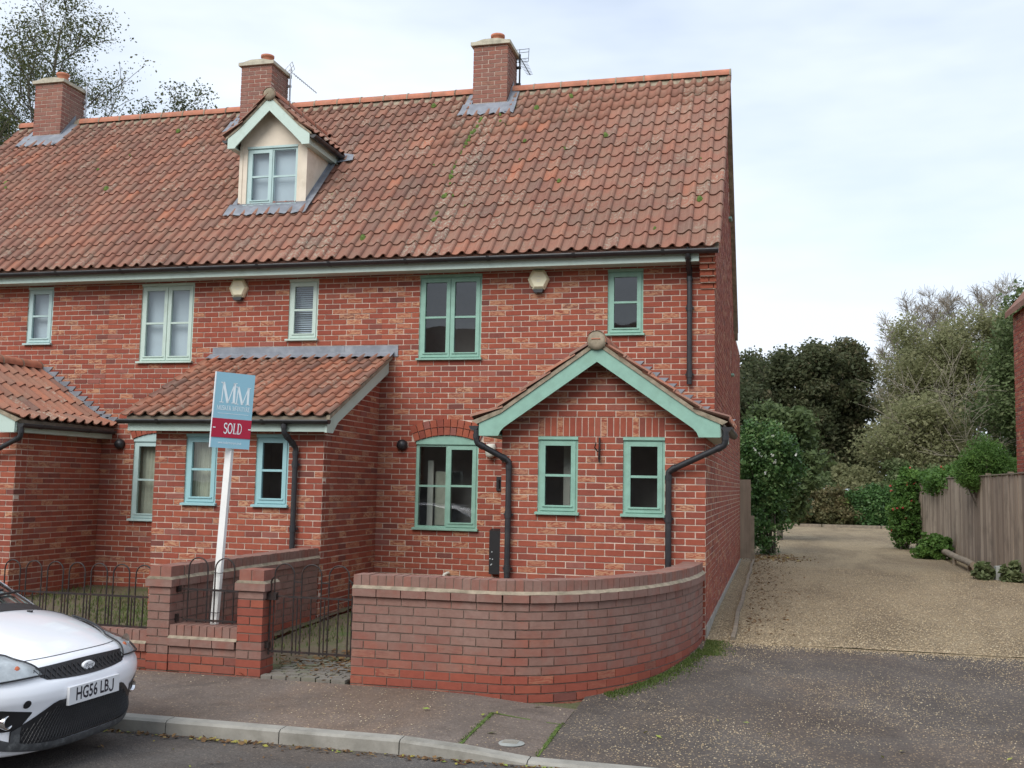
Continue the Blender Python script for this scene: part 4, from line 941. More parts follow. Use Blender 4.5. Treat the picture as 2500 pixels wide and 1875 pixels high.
# ------------------------------------------------------------------ front boundary walls
WT = .215; zc = .594                      # wall thickness, level of the underside of the oversailing band
wth = lambda z, u: min(.98, max(.05, .52+.42*sm((z+.02)/.4)+random.gauss(0, .14)))
def curve_pts():
    P = [(-2.83+.03*i, -5.0) for i in range(41)]; P = [p for p in P if p[0] < -1.6]
    for i in range(61):
        t = math.pi/2*(1-i/60); P.append((-1.6+1.575*math.cos(t), -1.85-3.15*math.sin(t)))
    return P
def resample(P, step):
    P = [Vector((*p, 0)) for p in P]; L_ = [0]
    for a, b in zip(P, P[1:]): L_.append(L_[-1]+(b-a).length)
    def at(s):
        s = min(max(s, 0), L_[-1]-1e-6); i = max(k for k in range(len(L_)-1) if L_[k] <= s+1e-9); f = (s-L_[i])/(L_[i+1]-L_[i]); p = P[i].lerp(P[i+1], f); d = (P[i+1]-P[i]).normalized(); return p, d
    return at, L_[-1]
def boundary(root, P, gfn, ztop_band=.594, brick_limit=300, endcap=True, weather=wth):
    at, Lt = resample(P, .1); br = []; cmb = MB(); nS = max(2, int(Lt/.1)); T = WT
    pts = [at(Lt*i/nS) for i in range(nS+1)]; vs = []
    for p, d in pts:
        nrm = Vector((d.y, -d.x, 0))
        for off in (-.008, -T+.008): q = p+nrm*off; vs += [(q.x, q.y, -.42), (q.x, q.y, ztop_band+.06)]
    cmb.add(vs, [(4*i, 4*i+4, 4*i+5, 4*i+1) for i in range(nS)] + [(4*i+2, 4*i+3, 4*i+7, 4*i+6) for i in range(nS)] + [(4*i+1, 4*i+5, 4*i+7, 4*i+3) for i in range(nS)] + [(0, 1, 3, 2), (4*nS, 4*nS+2, 4*nS+3, 4*nS+1)])
    w = cmb.build('wall', 'mortar_weathered', root)
    def put(s, e, zb, zt, nf, nb, colr, lean=0):
        p, d = at((s+e)/2); nrm = Vector((d.y, -d.x, 0)); c = p+nrm*((nf+nb)/2); dd = np.array([d.x, d.y, random.gauss(0, .006)]); dd /= np.linalg.norm(dd)
        br.append((mat4((c.x, c.y, (zb+zt)/2), dd*(e-s), np.array([-nrm.x, -nrm.y, 0])*(nf-nb), np.array([0, 0, zt-zb])), colr))
    k = 0; z = ztop_band-.075
    while z > -.42:
        off = (k % 2)*.1125; s = -off
        while s < Lt:
            a, b = max(s+.005, .001), min(s+.22, Lt); s += .225
            if b-a < .03: continue
            g_ = min(gfn(*at(a)[0][:2]), gfn(*at(b)[0][:2]))
            if z+.07 < g_-.03: continue
            c = bcol(); red = z < -.045; wv = 0.05 if red else weather(z, a)
            put(a, b, z+.006, z+.069, random.uniform(-.002, .002), -T/2 if k else -T*.45, (c[0]*.9, c[1]*.35, wv)); put(a, b, z+.006, z+.069, -T*.52, -T-random.uniform(-.002, .002), (c[0]*.9, 0, wv))
        z -= .075; k += 1
    s = 0
    while s < Lt:      # oversailing band
        a, b = s+.004, min(s+.221, Lt); s += .225
        if b-a > .03: c = bcol(); put(a, b, ztop_band+.001, ztop_band+.066, .028, -T/2+.004, (c[0]*.8, 0, .8)); put(a, b, ztop_band+.001, ztop_band+.066, -T/2-.004, -T-.028, (c[0]*.8, 0, .8))
    s = 0; n = round(Lt/.077); st_ = Lt/n
    for i in range(n):  # brick-on-edge coping
        c = bcol(); zz = random.uniform(-.003, .003); put(i*st_+.004, (i+1)*st_-.004, ztop_band+.082, ztop_band+.184+zz, -.001+random.uniform(-.002, .002), -T+.001, (c[0]*.95, c[1]*.3, random.uniform(.6, .95)))
    m = MB(); vs = []
    for p, d in pts:
        nrm = Vector((d.y, -d.x, 0))
        for off, z in ((.029, ztop_band+.067), (.001, ztop_band+.094), (-T-.001, ztop_band+.094), (-T-.029, ztop_band+.067), (-T-.02, ztop_band+.06), (.02, ztop_band+.06)): q = p+nrm*off; vs.append((q.x, q.y, z+random.uniform(-.003, .003)))
    m.add(vs, [(6*i+a, 6*i+6+a, 6*i+6+(a+1) % 6, 6*i+(a+1) % 6) for i in range(nS) for a in range(6)]+[tuple(range(6)), tuple(range(6*nS+5, 6*nS-1, -1))]); m.build('mortar_fillet', 'mortar_lichen', w)
    m = MB(); vs = []
    for p, d in pts:
        nrm = Vector((d.y, -d.x, 0))
        for off, z in ((-.006, ztop_band+.06), (-.006, ztop_band+.177), (-T+.006, ztop_band+.177), (-T+.006, ztop_band+.06)): q = p+nrm*off; vs.append((q.x, q.y, z))
    m.add(vs, [(4*i+a, 4*i+4+a, 4*i+5+a, 4*i+1+a) for i in range(nS) for a in range(3)]+[(0, 1, 2, 3), (4*nS+3, 4*nS+2, 4*nS+1, 4*nS)]); m.build('coping_joint', 'mortar_weathered', w)
    emit(br, 'brick', w, 'brick', brick_limit)
def pier(root, cx, cy, g0, top=.594, w=.22, redtop=False, cap=True):
    br = []; c = MB(); h = w/2-.008; c.box(cx-h, cx+h, cy-h, cy+h, -.4, top+.175); wl = c.build('wall', 'mortar_weathered', root); z = top-.075; k = 0
    def put(x0, x1, y0, y1, z0, z1, col): br.append((mat4(((x0+x1)/2, (y0+y1)/2, (z0+z1)/2), np.array([x1-x0, 0, 0]), np.array([0, y1-y0, 0]), np.array([0, 0, z1-z0])), col))
    H = w/2
    def course(z0, z1, k, hw, wv):
        c1, c2 = bcol(), bcol()
        if k % 2: put(cx-hw, cx-.005, cy-hw, cy+hw, z0, z1, (c1[0], 0, wv)); put(cx+.005, cx+hw, cy-hw, cy+hw, z0, z1, (c2[0], 0, wv))
        else: put(cx-hw, cx+hw, cy-hw, cy-.005, z0, z1, (c1[0], 0, wv)); put(cx-hw, cx+hw, cy+.005, cy+hw, z0, z1, (c2[0], 0, wv))
    while z > -.36:
        red = z < -.05 or (redtop and top-.5 < z < top-.1)
        course(z+.006, z+.069, k, H+random.uniform(-.002, .002), .06 if red else min(1, max(.2, random.gauss(.85, .12)))); z -= .075; k += 1
    course(top+.001, top+.066, k, H+.026, .75); course(top+.082, top+.184, k+1, H-.002, .5)
    m = MB(); m.prism([(cx-H-.026, top+.067), (cx+H+.026, top+.067), (cx+H, top+.09), (cx-H, top+.09)], 'y', cy-H-.024, cy+H+.024); m.build('mortar_fillet', 'mortar_lichen', wl)
    emit(br, 'brick', wl, 'brick', 300)
cw = thing('curved_garden_wall', (-1.6, -4.9, gz(-1.6, -5)), 'weathered red brick garden wall curving round the corner by the drive', 'wall'); boundary(cw, curve_pts(), gz)
dv = thing('dividing_wall', (-4.7, -3.3, gz(-4.7, -3.3)), 'straight brick garden wall running back from the pier to the lean-to', 'wall')
boundary(dv, [(-4.605+.0*t/20, -4.78+2.955*t/20) for t in range(21)], gz, .594)
pl = thing('brick_pier', (-4.725, -4.89, gz(-4.7, -5)), 'brick pier at the street end of the dividing wall', 'pier', 'brick gate piers'); pier(pl, -4.725, -5.0+.11-.005, 0)
pg = thing('brick_pier', (-3.80, -4.89, gz(-3.8, -5)), 'brick gate pier with bright red bricks under its cap', 'pier', 'brick gate piers'); pier(pg, -3.80, -5.0+.11-.004, 0, redtop=True, w=.245)
def low_wall(name, x0, x1, ztop, label):
    t = thing(name, ((x0+x1)/2, -4.9, gz((x0+x1)/2, -5)), label, 'wall'); br = []; m = MB(); m.box(x0, x1, -4.985, -4.80, -.4, ztop-.02); wl = m.build('wall', 'mortar_weathered', t); z = ztop-.185-.075; k = 0
    def put(a, b, y0, y1, z0, z1, col): br.append((mat4(((a+b)/2, (y0+y1)/2, (z0+z1)/2), np.array([b-a, 0, 0]), np.array([0, y1-y0, 0]), np.array([0, 0, z1-z0])), col))
    while z > -.33:
        s = x0-(k % 2)*.1125
        while s < x1:
            a, b = max(s+.005, x0), min(s+.22, x1); s += .225
            if b-a > .03: c = bcol(); put(a, b, -4.994+random.uniform(-.002, .002), -4.79, z+.006, z+.069, (c[0], 0, .15 if z < -.05 else random.uniform(.75, 1)))
        z -= .075; k += 1
    s = x0
    while s < x1:
        a, b = s+.004, min(s+.221, x1); s += .225
        if b-a > .03: c = bcol(); put(a, b, -5.022, -4.765, ztop-.183, ztop-.118, (c[0], 0, .8))
    n = round((x1-x0)/.077); w = (x1-x0)/n
    for i in range(n): c = bcol(); put(x0+i*w+.004, x0+(i+1)*w-.004, -4.996, -4.79, ztop-.102, ztop, (c[0], 0, random.uniform(.7, 1)))
    m = MB(); m.prism([(-5.022, ztop-.117), (-4.765, ztop-.117), (-4.79, ztop-.094), (-4.997, ztop-.094)], 'x', x0, x1); m.build('mortar_fillet', 'mortar_lichen', wl); emit(br, 'brick', wl, 'brick', 300); return t
low_wall('low_wall', -4.613, -3.925, .255, 'short low brick wall between the two piers under the railing')
low_wall('low_wall', -9.17, -4.838, .19, 'long low brick wall under the hooped railing behind the car')
# ------------------------------------------------------------------ railings and gate
def hooped(name, x0, x1, zb, zr, zt, y, n, label, gate=False):
    t = thing(name, ((x0+x1)/2, y, zb), label, 'gate' if gate else 'railing'); L_ = x1-x0
    m = MB(); m.box(x0, x1, y-.006, y+.006, zr-.008, zr+.010); m.build('top_rail', 'iron', t)
    m = MB(); m.box(x0, x1, y-.006, y+.006, zb+.01, zb+.028); m.build('bottom_rail', 'iron', t)
    w = L_/n; hw = w*.36
    for i in range(n):
        c = x0+w*(i+.5); p = [(c-hw, y, zb)] + [(c-hw*math.cos(a), y, zt-hw+hw*math.sin(a)) for a in [math.pi*k/10 for k in range(11)]] + [(c+hw, y, zb)]
        m = MB(); m.tube(p, .0068, 6); m.build('hoop', 'iron', t)
        m = MB(); m.tube([(c, y, zb), (c, y, zr)], .0065, 6); m.build('bar', 'iron', t)
        if i: m = MB(); m.tube([(c-w/2, y, zb), (c-w/2, y, zr)], .0065, 6); m.build('bar', 'iron', t)
    return t
hooped('railing', -9.167, -4.847, .18, .474, .768, -4.89, 18, 'long black hooped iron railing in front of the middle garden')
rm = hooped('railing', -4.54, -4.00, .275, .568, .86, -4.89, 2, 'short black railing panel with two hoops between the brick piers')
m = MB(); m.box(-4.616, -4.54, -4.896, -4.884, .559, .577); m.box(-4.616, -4.58, -4.91, -4.87, .54, .60); m.box(-4.616, -4.595, -4.91, -4.87, .27, .34); m.build('fixing', 'iron', rm); m = MB(); m.box(-4.00, -3.92, -4.896, -4.884, .559, .577); m.build('fixing', 'iron', rm)
GX0, GX1, GY = -3.655, -2.865, -4.92
gt = hooped('garden_gate', GX0, GX1, .045, .546, .838, GY, 3, 'black hooped iron garden gate between the red pier and curved wall', True)
for xx, sg in ((GX0, 1), (GX1, -1)):
    m = MB(); m.tube([(xx, GY, .03), (xx, GY, .66), (xx+sg*.012, GY, .70), (xx+sg*.035, GY, .715)], .009, 8); m.build('stile', 'iron', gt)
gw = (GX1-GX0)/3
for c in (GX0+gw, GX0+2*gw): m = MB(); m.box(c-gw*.16, c+gw*.16, GY-.004, GY+.004, .675, .687); m.build('link', 'iron', gt)
for z0_, z1_, w_ in ((.515, .580, .10), (.09, .145, .045)): m = MB(); m.box(GX0-.03, GX0-.03+w_, GY-.035, GY+.015, z0_, z1_); m.build('hinge', 'iron', gt)
# ------------------------------------------------------------------ block paved path and garden floor
pth = grid('garden_path', -3.67, -2.86, 8, -5.03, -2.0, 20, 'soil', .012)
st_ = []
yy = -5.035; rowi = 0
while yy < -4.30:
    xx = -3.70 - (rowi % 2)*.07
    while xx < -2.85:
        a, b = max(xx, -3.67)+.006, min(xx+.14, -2.86)-.006; xx += .14
        if b-a > .03: cx_, cy_ = (a+b)/2, yy+.05; t = random.gauss(0, .02); st_.append((mat4((cx_, cy_, gz(cx_, cy_)+.0), np.array([b-a, 0, random.gauss(0, .004)]), np.array([0, .088, random.gauss(0, .004)]), np.array([0, 0, .055+random.uniform(-.008, .008)])), (0, 0, 0)))
    yy += .10; rowi += 1
emit(st_, 'sett', pth, 'sett', 300)

# ------------------------------------------------------------------ estate agent's board
# a small serif alphabet of strokes: (polyline, thick) in a unit-high box
def arc(cx, cy, rx, ry, a0, a1, n=10): return [(cx+rx*math.cos(R(a0+(a1-a0)*i/n)), cy+ry*math.sin(R(a0+(a1-a0)*i/n))) for i in range(n+1)]
TH, TN = .15, .06
GL = {'M': (1.05, [([(.12, 0), (.16, 1)], TN), ([(.16, 1), (.52, 0)], TH), ([(.52, 0), (.88, 1)], TN), ([(.90, 0), (.88, 1)], TH), ([(0, .02), (.25, .02)], TN*.7), ([(.76, .02), (1.04, .02)], TN*.7), ([(.0, .98), (.2, .98)], TN*.7), ([(.86, .98), (1.04, .98)], TN*.7)]),
 'S': (.62, [(arc(.31, .74, .22, .22, 40, 270)+arc(.31, .26, .24, .24, 90, -140), TH*.85), ([(.50, .80), (.50, .98)], TN), ([(.08, .02), (.08, .22)], TN)]),
 'O': (.86, [(arc(.42, .5, .34, .46, 0, 360, 20), TH*.85)]), 'L': (.66, [([(.2, 0), (.2, 1)], TH), ([(.06, .03), (.60, .03)], TN), ([(.60, .03), (.60, .25)], TN), ([(.06, .97), (.34, .97)], TN)]),
 'D': (.84, [([(.2, 0), (.2, 1)], TH), ([(.06, .97), (.40, .97)]+arc(.38, .5, .36, .47, 90, -90, 12)+[(.06, .03)], TN*1.5)]),
 'U': (.80, [([(.2, 1), (.2, .3)]+arc(.42, .3, .22, .27, 180, 360, 8)+[(.64, 1)], TH*.8), ([(.06, .97), (.34, .97)], TN), ([(.5, .97), (.78, .97)], TN)]),
 'K': (.84, [([(.2, 0), (.2, 1)], TH), ([(.2, .42), (.68, .97)], TN), ([(.36, .58), (.76, .0)], TH), ([(.06, .97), (.34, .97)], TN), ([(.06, .03), (.34, .03)], TN)]),
 'E': (.70, [([(.2, 0), (.2, 1)], TH), ([(.06, .97), (.6, .97), (.6, .8)], TN), ([(.2, .52), (.5, .52)], TN), ([(.06, .03), (.64, .03), (.64, .22)], TN)]),
 'R': (.82, [([(.2, 0), (.2, 1)], TH), ([(.06, .97), (.38, .97)]+arc(.38, .74, .22, .23, 90, -90, 8)+[(.2, .51)], TN*1.4), ([(.42, .5), (.76, 0)], TH), ([(.06, .03), (.34, .03)], TN)]),
 'C': (.78, [(arc(.42, .5, .33, .46, 45, 315, 14), TH*.8)]), 'I': (.40, [([(.2, 0), (.2, 1)], TH), ([(.06, .97), (.34, .97)], TN), ([(.06, .03), (.34, .03)], TN)]),
 'N': (.90, [([(.16, 0), (.16, 1)], TN), ([(.16, 1), (.72, 0)], TH), ([(.72, 0), (.72, 1)], TN), ([(.02, .97), (.24, .97)], TN), ([(.04, .03), (.3, .03)], TN), ([(.6, .97), (.86, .97)], TN)]),
 'T': (.74, [([(.37, 0), (.37, 1)], TH), ([(.04, .80), (.04, .97), (.70, .97), (.70, .80)], TN), ([(.22, .03), (.52, .03)], TN)]), 'Y': (.80, [([(.1, .97), (.4, .5)], TH), ([(.72, .97), (.4, .5)], TN), ([(.4, .5), (.4, 0)], TH), ([(.26, .03), (.54, .03)], TN)]), ' ': (.4, [])}
def strokes(mb, s, x0, x1, z0, h, F, y, t=.0012):
    """write s between x0 and x1 at baseline z0; F maps board (x, depth, z) to the world"""
    tot = sum(GL[c][0]*(.72 if c == 'c' else 1) if c in GL else GL['C'][0]*.72 for c in s); k = (x1-x0)/tot; x = x0
    for c in s:
        small = c == 'c'; gw, gs = GL['C'] if small else GL[c]; sc = .72 if small else 1; up = .28*h if small else 0
        for pl, w in gs:
            P = [Vector((x+p[0]*k*sc, z0+up+p[1]*h*sc)) for p in pl]; hw = w*h*.5*sc; kx = k/h if k/h < 1 else 1
            L_ = []; 
            for i, p in enumerate(P):
                d = (P[min(i+1, len(P)-1)]-P[max(i-1, 0)]); d.normalize(); nn = Vector((-d.y*kx, d.x))*hw; L_ += [F(p.x+nn.x, y, p.y+nn.y), F(p.x-nn.x, y, p.y-nn.y)]
            mb.add(L_, [(2*i, 2*i+1, 2*i+3, 2*i+2) for i in range(len(P)-1)])
        x += gw*k*sc
sg = thing('estate_agent_sign', (-4.275, -4.82, gz(-4.3, -4.8)), 'blue estate agent board with red SOLD strip on a leaning white post', 'sign')
lean = (-4.186+4.262)/(1.87-.27)
px = lambda z: -4.262+lean*(z-.27)
m = MB(); zb0 = -.2; w_ = .031
vs = [(px(z)+a*w_, -4.815+b*.024, z) for z in (zb0, 2.02) for a, b in ((-1, -1), (1, -1), (1, 1), (-1, 1))]; m.add(vs, [(0, 1, 5, 4), (1, 2, 6, 5), (2, 3, 7, 6), (3, 0, 4, 7), (4, 5, 6, 7), (0, 3, 2, 1)]); m.build('post', 'sign_post', sg)
yawb = R(47); bx = Vector((math.cos(yawb), math.sin(yawb), 0)); bz = Vector((lean, .0, 1)).normalized(); bx = (bx - bz*bx.dot(bz)).normalized(); bn = bx.cross(bz)   # bn points to the viewer side
BW, BH = .37, .70; org_ = Vector((-4.140, -4.87, 2.218)) - bn*0
F = lambda x, d, z: org_ + bx*x + bn*d + bz*z
m = MB(); vs = [F(a*BW/2, d, c*BH/2) for d in (-.008, .0) for a, c in ((-1, -1), (1, -1), (1, 1), (-1, 1))]; m.add(vs, [(4, 5, 6, 7), (0, 3, 2, 1), (0, 1, 5, 4), (1, 2, 6, 5), (2, 3, 7, 6), (3, 0, 4, 7)]); bd = m.build('board', 'sign_blue', sg)
m = MB(); m.add([F(-BW/2-.004, d, c*BH/2) for d in (-.02, .001) for c in (-1, 1)]+[F(-BW/2+.004, d, c*BH/2) for d in (-.02, .001) for c in (-1, 1)], [(2, 3, 7, 6), (0, 1, 3, 2), (0, 4, 5, 1)]); m.build('edge_trim', 'letter_white', bd)
m = MB(); r0, r1 = -.253, -.078; vs = [F(a*BW/2, d, z) for d in (.0005, .005) for a, z in ((-1, r0), (1, r0), (1, r1), (-1, r1))]; m.add(vs, [(4, 5, 6, 7), (0, 1, 5, 4), (1, 2, 6, 5), (2, 3, 7, 6), (3, 0, 4, 7)]); strip_ = m.build('sold_strip', 'sign_red', sg)
m = MB(); strokes(m, 'SOLD', -.075, .099, -.215, .098, F, .0062); m.build('lettering', 'letter_white', strip_)
m = MB(); 
for a in (-.163, .170): m.add([F(a-.012, .0062, -.169), F(a+.012, .0062, -.169), F(a+.012, .0062, -.160), F(a-.012, .0062, -.160)], [(0, 1, 2, 3)])
m.build('fixing_slot', 'letter_white', strip_)
m = MB(); strokes(m, 'M', -.133, .022, .068, .19, F, .0014); strokes(m, 'M', .010, .154, .062, .165, F, .0014); strokes(m, 'MUSKER Mc INTYRE'.replace('c ', 'c'), -.154, .160, .0, .042, F, .0014)
m.add([F(-.14, .0014, -.032), F(.15, .0014, -.032), F(.15, .0014, -.029), F(-.14, .0014, -.029)], [(0, 1, 2, 3)]); m.build('lettering', 'letter_white', bd)
def fontmesh(txt, size, name, mat, parent, Fm, y, shear=0, xs=1.0, bold=0.0):
    cu = bpy.data.curves.new(name, 'FONT'); cu.body = txt; cu.size = size; cu.align_x = 'CENTER'; cu.align_y = 'CENTER'; cu.shear = shear; cu.offset = bold; cu.resolution_u = 2
    ob = bpy.data.objects.new(name, cu); COL.objects.link(ob); dg = bpy.context.evaluated_depsgraph_get(); dg.update(); me = bpy.data.meshes.new_from_object(ob.evaluated_get(dg))
    bpy.data.objects.remove(ob); bpy.data.curves.remove(cu)
    for v in me.vertices: v.co = Fm(v.co.x*xs, y, v.co.y)
    me.materials.clear(); me.materials.append(M[mat]); o = bpy.data.objects.new(name, me); COL.objects.link(o); par(o, parent); return o
fontmesh('www.muskermcintyre.co.uk', .034, 'web_address', 'letter_white', bd, lambda x, d, z: F(x-.005, d, z-.300), .0014, xs=.57)
for z in (.36, .57, .72):
    m = MB(); c = px(z); m.tube([(c-.05, -4.855, z), (c-.02, -4.862, z+.004), (c+.04, -4.862, z+.002), (c+.06, -4.845, z+.006)], .0035, 5); m.build('tie', 'trim_black', sg)

# ------------------------------------------------------------------ parked car
car = thing('parked_car', (-5.4, -7.49, -.30), 'white hatchback parked at the kerb with number plate HG56 LBJ', 'car')
CX, CY, CZ = -3.60, -7.49, -.292
Wc = lambda p: (CX+p[0], CY+p[1], CZ+p[2])
prof = [(-.16, .165), (-.055, .175), (-.03, .20), (-.022, .25), (-.028, .32), (-.020, .40), (-.008, .46), (.0, .50), (-.002, .545), (-.018, .585), (-.045, .615), (-.065, .65), (-.085, .69), (-.12, .718), (-.19, .745), (-.32, .80), (-.50, .855), (-.68, .90), (-.84, .928), (-.93, .945), (-1.16, 1.085), (-1.42, 1.235), (-1.70, 1.375), (-1.90, 1.425), (-2.3, 1.462), (-2.8, 1.45), (-3.25, 1.395), (-3.45, 1.345), (-3.62, 1.15), (-3.74, .97), (-3.84, .88), (-3.90, .70), (-3.91, .52), (-3.88, .34), (-3.80, .22)]
def cinterp(t):
    i = min(int(t), len(prof)-2); f = t-i; P0, P1, P2, P3 = [Vector(prof[min(max(k, 0), len(prof)-1)]) for k in (i-1, i, i+1, i+2)]
    return .5*((2*P1)+(P2-P0)*f+(2*P0-5*P1+4*P2-P3)*f*f+(3*P1-P0-3*P2+P3)*f**3)
hw_t = [.60, .66, .69, .72, .74, .76, .775, .785, .79, .795, .80, .80, .80, .80, .80, .80, .805, .81, .81, .80, .745, .69, .63, .59, .57, .57, .57, .58, .62, .68, .72, .76, .78, .77, .74]
sw_t = [.18, .20, .21, .22, .22, .22, .215, .21, .21, .21, .21, .22, .26, .31, .34, .33, .27, .20, .14, .11, .12, .12, .10, .08, .04, .0, -.03, -.06, -.10, -.14, -.2, -.22, -.22, -.2, -.18]
dz_t = [.0, .0, .0, .0, .0, .0, .0, .0, .0, .0, .0, .005, .01, .012, .018, .03, .045, .06, .075, .08, .075, .07, .06, .055, .055, .055, .055, .05, .05, .04, .03, .02, 0, 0, 0]
def lut(tb, t): i = min(int(t), len(tb)-2); return tb[i]+(tb[i+1]-tb[i])*(t-i)
def S_(t, v):
    p = cinterp(t); a = abs(v); return (p.x-lut(sw_t, t)*a**3.2, v*lut(hw_t, t), p.y-lut(dz_t, t)*a**2.2)
m = MB(); NT, NV = 136, 24; t0, t1 = 0, len(prof)-1.001
ts = [t0+(t1-t0)*i/NT for i in range(NT+1)]
vs = [Wc(S_(t, -1+2*j/NV)) for t in ts for j in range(NV+1)]
fs = []
for i in range(NT):
    tm = (ts[i]+ts[i+1])/2
    for j in range(NV):
        v = -1+2*(j+.5)/NV
        if 19.2 < tm < 22.7 and abs(v) < .88: continue
        if 27.2 < tm < 28.9 and abs(v) < .9: continue
        fs.append((i*(NV+1)+j, i*(NV+1)+j+1, (i+1)*(NV+1)+j+1, (i+1)*(NV+1)+j))
m.add(vs, fs, True)
# sides: from the edge of the upper surface down to the sill
edge = lambda x: None
def side_y(x, z): 
    b = .842-.035*((x+1.9)/1.9)**4-.02*((z-.62)/.4)**2*(1 if z > .62 else .5); return b
def top_at(x):
    best = None
    for t in [7+.1*i for i in range(240)]:
        p = S_(t, 1)
        if best is None or abs(p[0]-x) < best[0]: best = (abs(p[0]-x), p)
    return best[1]
wheels = [(-.80, .305), (-3.29, .305)]
for sgn in (-1, 1):
    xs = [-.33-.03*i for i in range(int((3.66-.33)/.03)+1)]; nz = 14; vs = []; ok = []
    for x in xs:
        tp = top_at(x); low = .20
        for wx, wr in wheels:
            if abs(x-wx) < .345: low = max(low, .305+math.sqrt(max(0, .345**2-(x-wx)**2)))
        belt = min(tp[2], .965 if x < -1.0 else 9)
        for j in range(nz+1):
            f = j/nz
            if j <= 9: z = low+(belt-.06-low)*j/9
            else: z = belt-.06+(tp[2]-belt+.06)*(j-9)/5
            ysd = side_y(x, z); 
            if j > 9: ysd = ysd+(tp[1]-ysd)*((j-9)/5)**1.3
            if x > -.52: ysd = min(ysd, .79+(.842-.79)*(-.33-x)/.19)
            vs.append(Wc((x, sgn*ysd, z)))
    fs = []
    for i in range(len(xs)-1):
        for j in range(nz):
            if j >= 10 and -3.35 < xs[i] < -1.42: continue
            fs.append((i*(nz+1)+j, (i+1)*(nz+1)+j, (i+1)*(nz+1)+j+1, i*(nz+1)+j+1))
    m.add(vs, fs, True)
body = m.build('body', 'car_paint', car)
def patch(t0, t1, v0, v1, off, nt=6, nv=14):
    vs = []
    for i in range(nt+1):
        for j in range(nv+1):
            t = t0+(t1-t0)*i/nt; v = v0+(v1-v0)*j/nv; p = S_(t, v); q1 = Vector(S_(t+.02, v)); q2 = Vector(S_(t, v+.01)); n = (q2-Vector(p)).cross(q1-Vector(p)).normalized()
            vs.append(Wc(Vector(p)+n*off))
    return vs, [(i*(nv+1)+j, i*(nv+1)+j+1, (i+1)*(nv+1)+j+1, (i+1)*(nv+1)+j) for i in range(nt) for j in range(nv)]
m = MB(); m.add(*patch(19.2, 22.8, -.90, .90, -.006, 14, 20), True); m.build('windscreen', 'car_glass', car)
m = MB(); m.add(*patch(27.1, 29, -.92, .92, -.006, 6, 14), True); m.build('rear_window', 'car_glass', car)
for sgn in (-1, 1):
    vs = []; xs = [-1.42-.1*i for i in range(20)]
    for x in xs: tp = top_at(x); vs += [Wc((x, sgn*(side_y(x, .9)-.015), .90)), Wc((x, sgn*(tp[1]+.01), tp[2]-.01))]
    m = MB(); m.add(vs, [(2*i, 2*i+2, 2*i+3, 2*i+1) for i in range(19)], True); m.build('side_window', 'car_glass', car)
m = MB(); m.box(CX-3.6, CX-1.2, CY-.70, CY+.70, CZ+.30, CZ+.70); m.box(CX-1.75, CX-1.25, CY-.60, CY+.60, CZ+.70, CZ+.90)
m.build('cabin', 'trim_black', car)
m = MB(); m.add(*patch(18.25, 19.25, -.97, .97, .004, 3, 20), True); m.build('scuttle', 'trim_black', car)
def FX(y, z):
    lo, hi = 1.0, 14.0
    for _ in range(40):
        t = (lo+hi)/2
        if cinterp(t).y < z: lo = t
        else: hi = t
    t = (lo+hi)/2; return cinterp(t).x-lut(sw_t, t)*abs(y/lut(hw_t, t))**3.2
def fpatch(mb, ya, yb, zlo, zhi, off, ny=18, nz=5, smooth=True):
    vs = []
    for i in range(ny+1):
        y = ya+(yb-ya)*i/ny; a, b = zlo(y), zhi(y)
        for j in range(nz+1): z = a+(b-a)*j/nz; vs.append(Wc((FX(y, z)+off, y, z)))
    mb.add(vs, [(i*(nz+1)+j, (i+1)*(nz+1)+j, (i+1)*(nz+1)+j+1, i*(nz+1)+j+1) for i in range(ny) for j in range(nz)], smooth)
# upper grille
gl_lo = lambda y: .592+.03*abs(y/.5)**2; gl_hi = lambda y: .680+.012*(1-abs(y/.5)**2)
m = MB(); fpatch(m, -.50, .50, lambda y: gl_lo(y)+max(0, abs(y)-.40)*.65, gl_hi, .004); gr = m.build('grille', 'trim_black', car)
m = MB()
for i in range(24):
    y0 = -.52+i*.045
    for sg_ in (1, -1):
        pts = []
        for k in range(7):
            z = .592+.10*k/6; y = y0+sg_*(.075*(k/6-.5))
            if abs(y) < .485 and gl_lo(y)+max(0, abs(y)-.40)*.65 < z < gl_hi(y): pts.append(Wc((FX(y, z)+.007, y, z)))
        if len(pts) > 1: m.tube(pts, .0035, 4, smooth=False)
tag(m.build('grille_mesh', 'black_plastic', gr), kind='stuff')
# lower intake with its honeycomb, and the grey splitter
lo_hi = lambda y: .475 if abs(y) < .34 else .475-(abs(y)-.34)*.55; lo_lo = lambda y: .228
m = MB(); fpatch(m, -.60, .60, lo_lo, lambda y: max(.24, lo_hi(y)), .005, 30, 5); lg = m.build('lower_grille', 'trim_black', car)
m = MB()
for i in range(52):
    y0 = -.60+i*.024
    for sg_ in (1, -1):
        pts = []
        for k in range(9):
            z = .24+.20*k/8; y = y0+sg_*(.11*(k/8-.5))
            if abs(y) < .59 and z < lo_hi(y)-.03: pts.append(Wc((FX(y, z)+.007, y, z)))
        if len(pts) > 1: m.tube(pts, .0022, 4, smooth=False)
tag(m.build('intake_mesh', 'black_plastic', lg), kind='stuff')
m = MB(); fpatch(m, -.66, .66, lambda y: .170+.06*abs(y/.66)**3, lambda y: .228+.07*abs(y/.66)**5, .012, 30, 4); fpatch(m, -.60, -.55, lambda y: .23, lambda y: max(.24, lo_hi(y)), .012, 3, 4); m.build('splitter', 'splitter_grey', car)
m = MB(); m.box(CX-.9, CX-.22, CY-.55, CY+.55, CZ+.165, CZ+.19); m.build('undertray', 'trim_black', car)
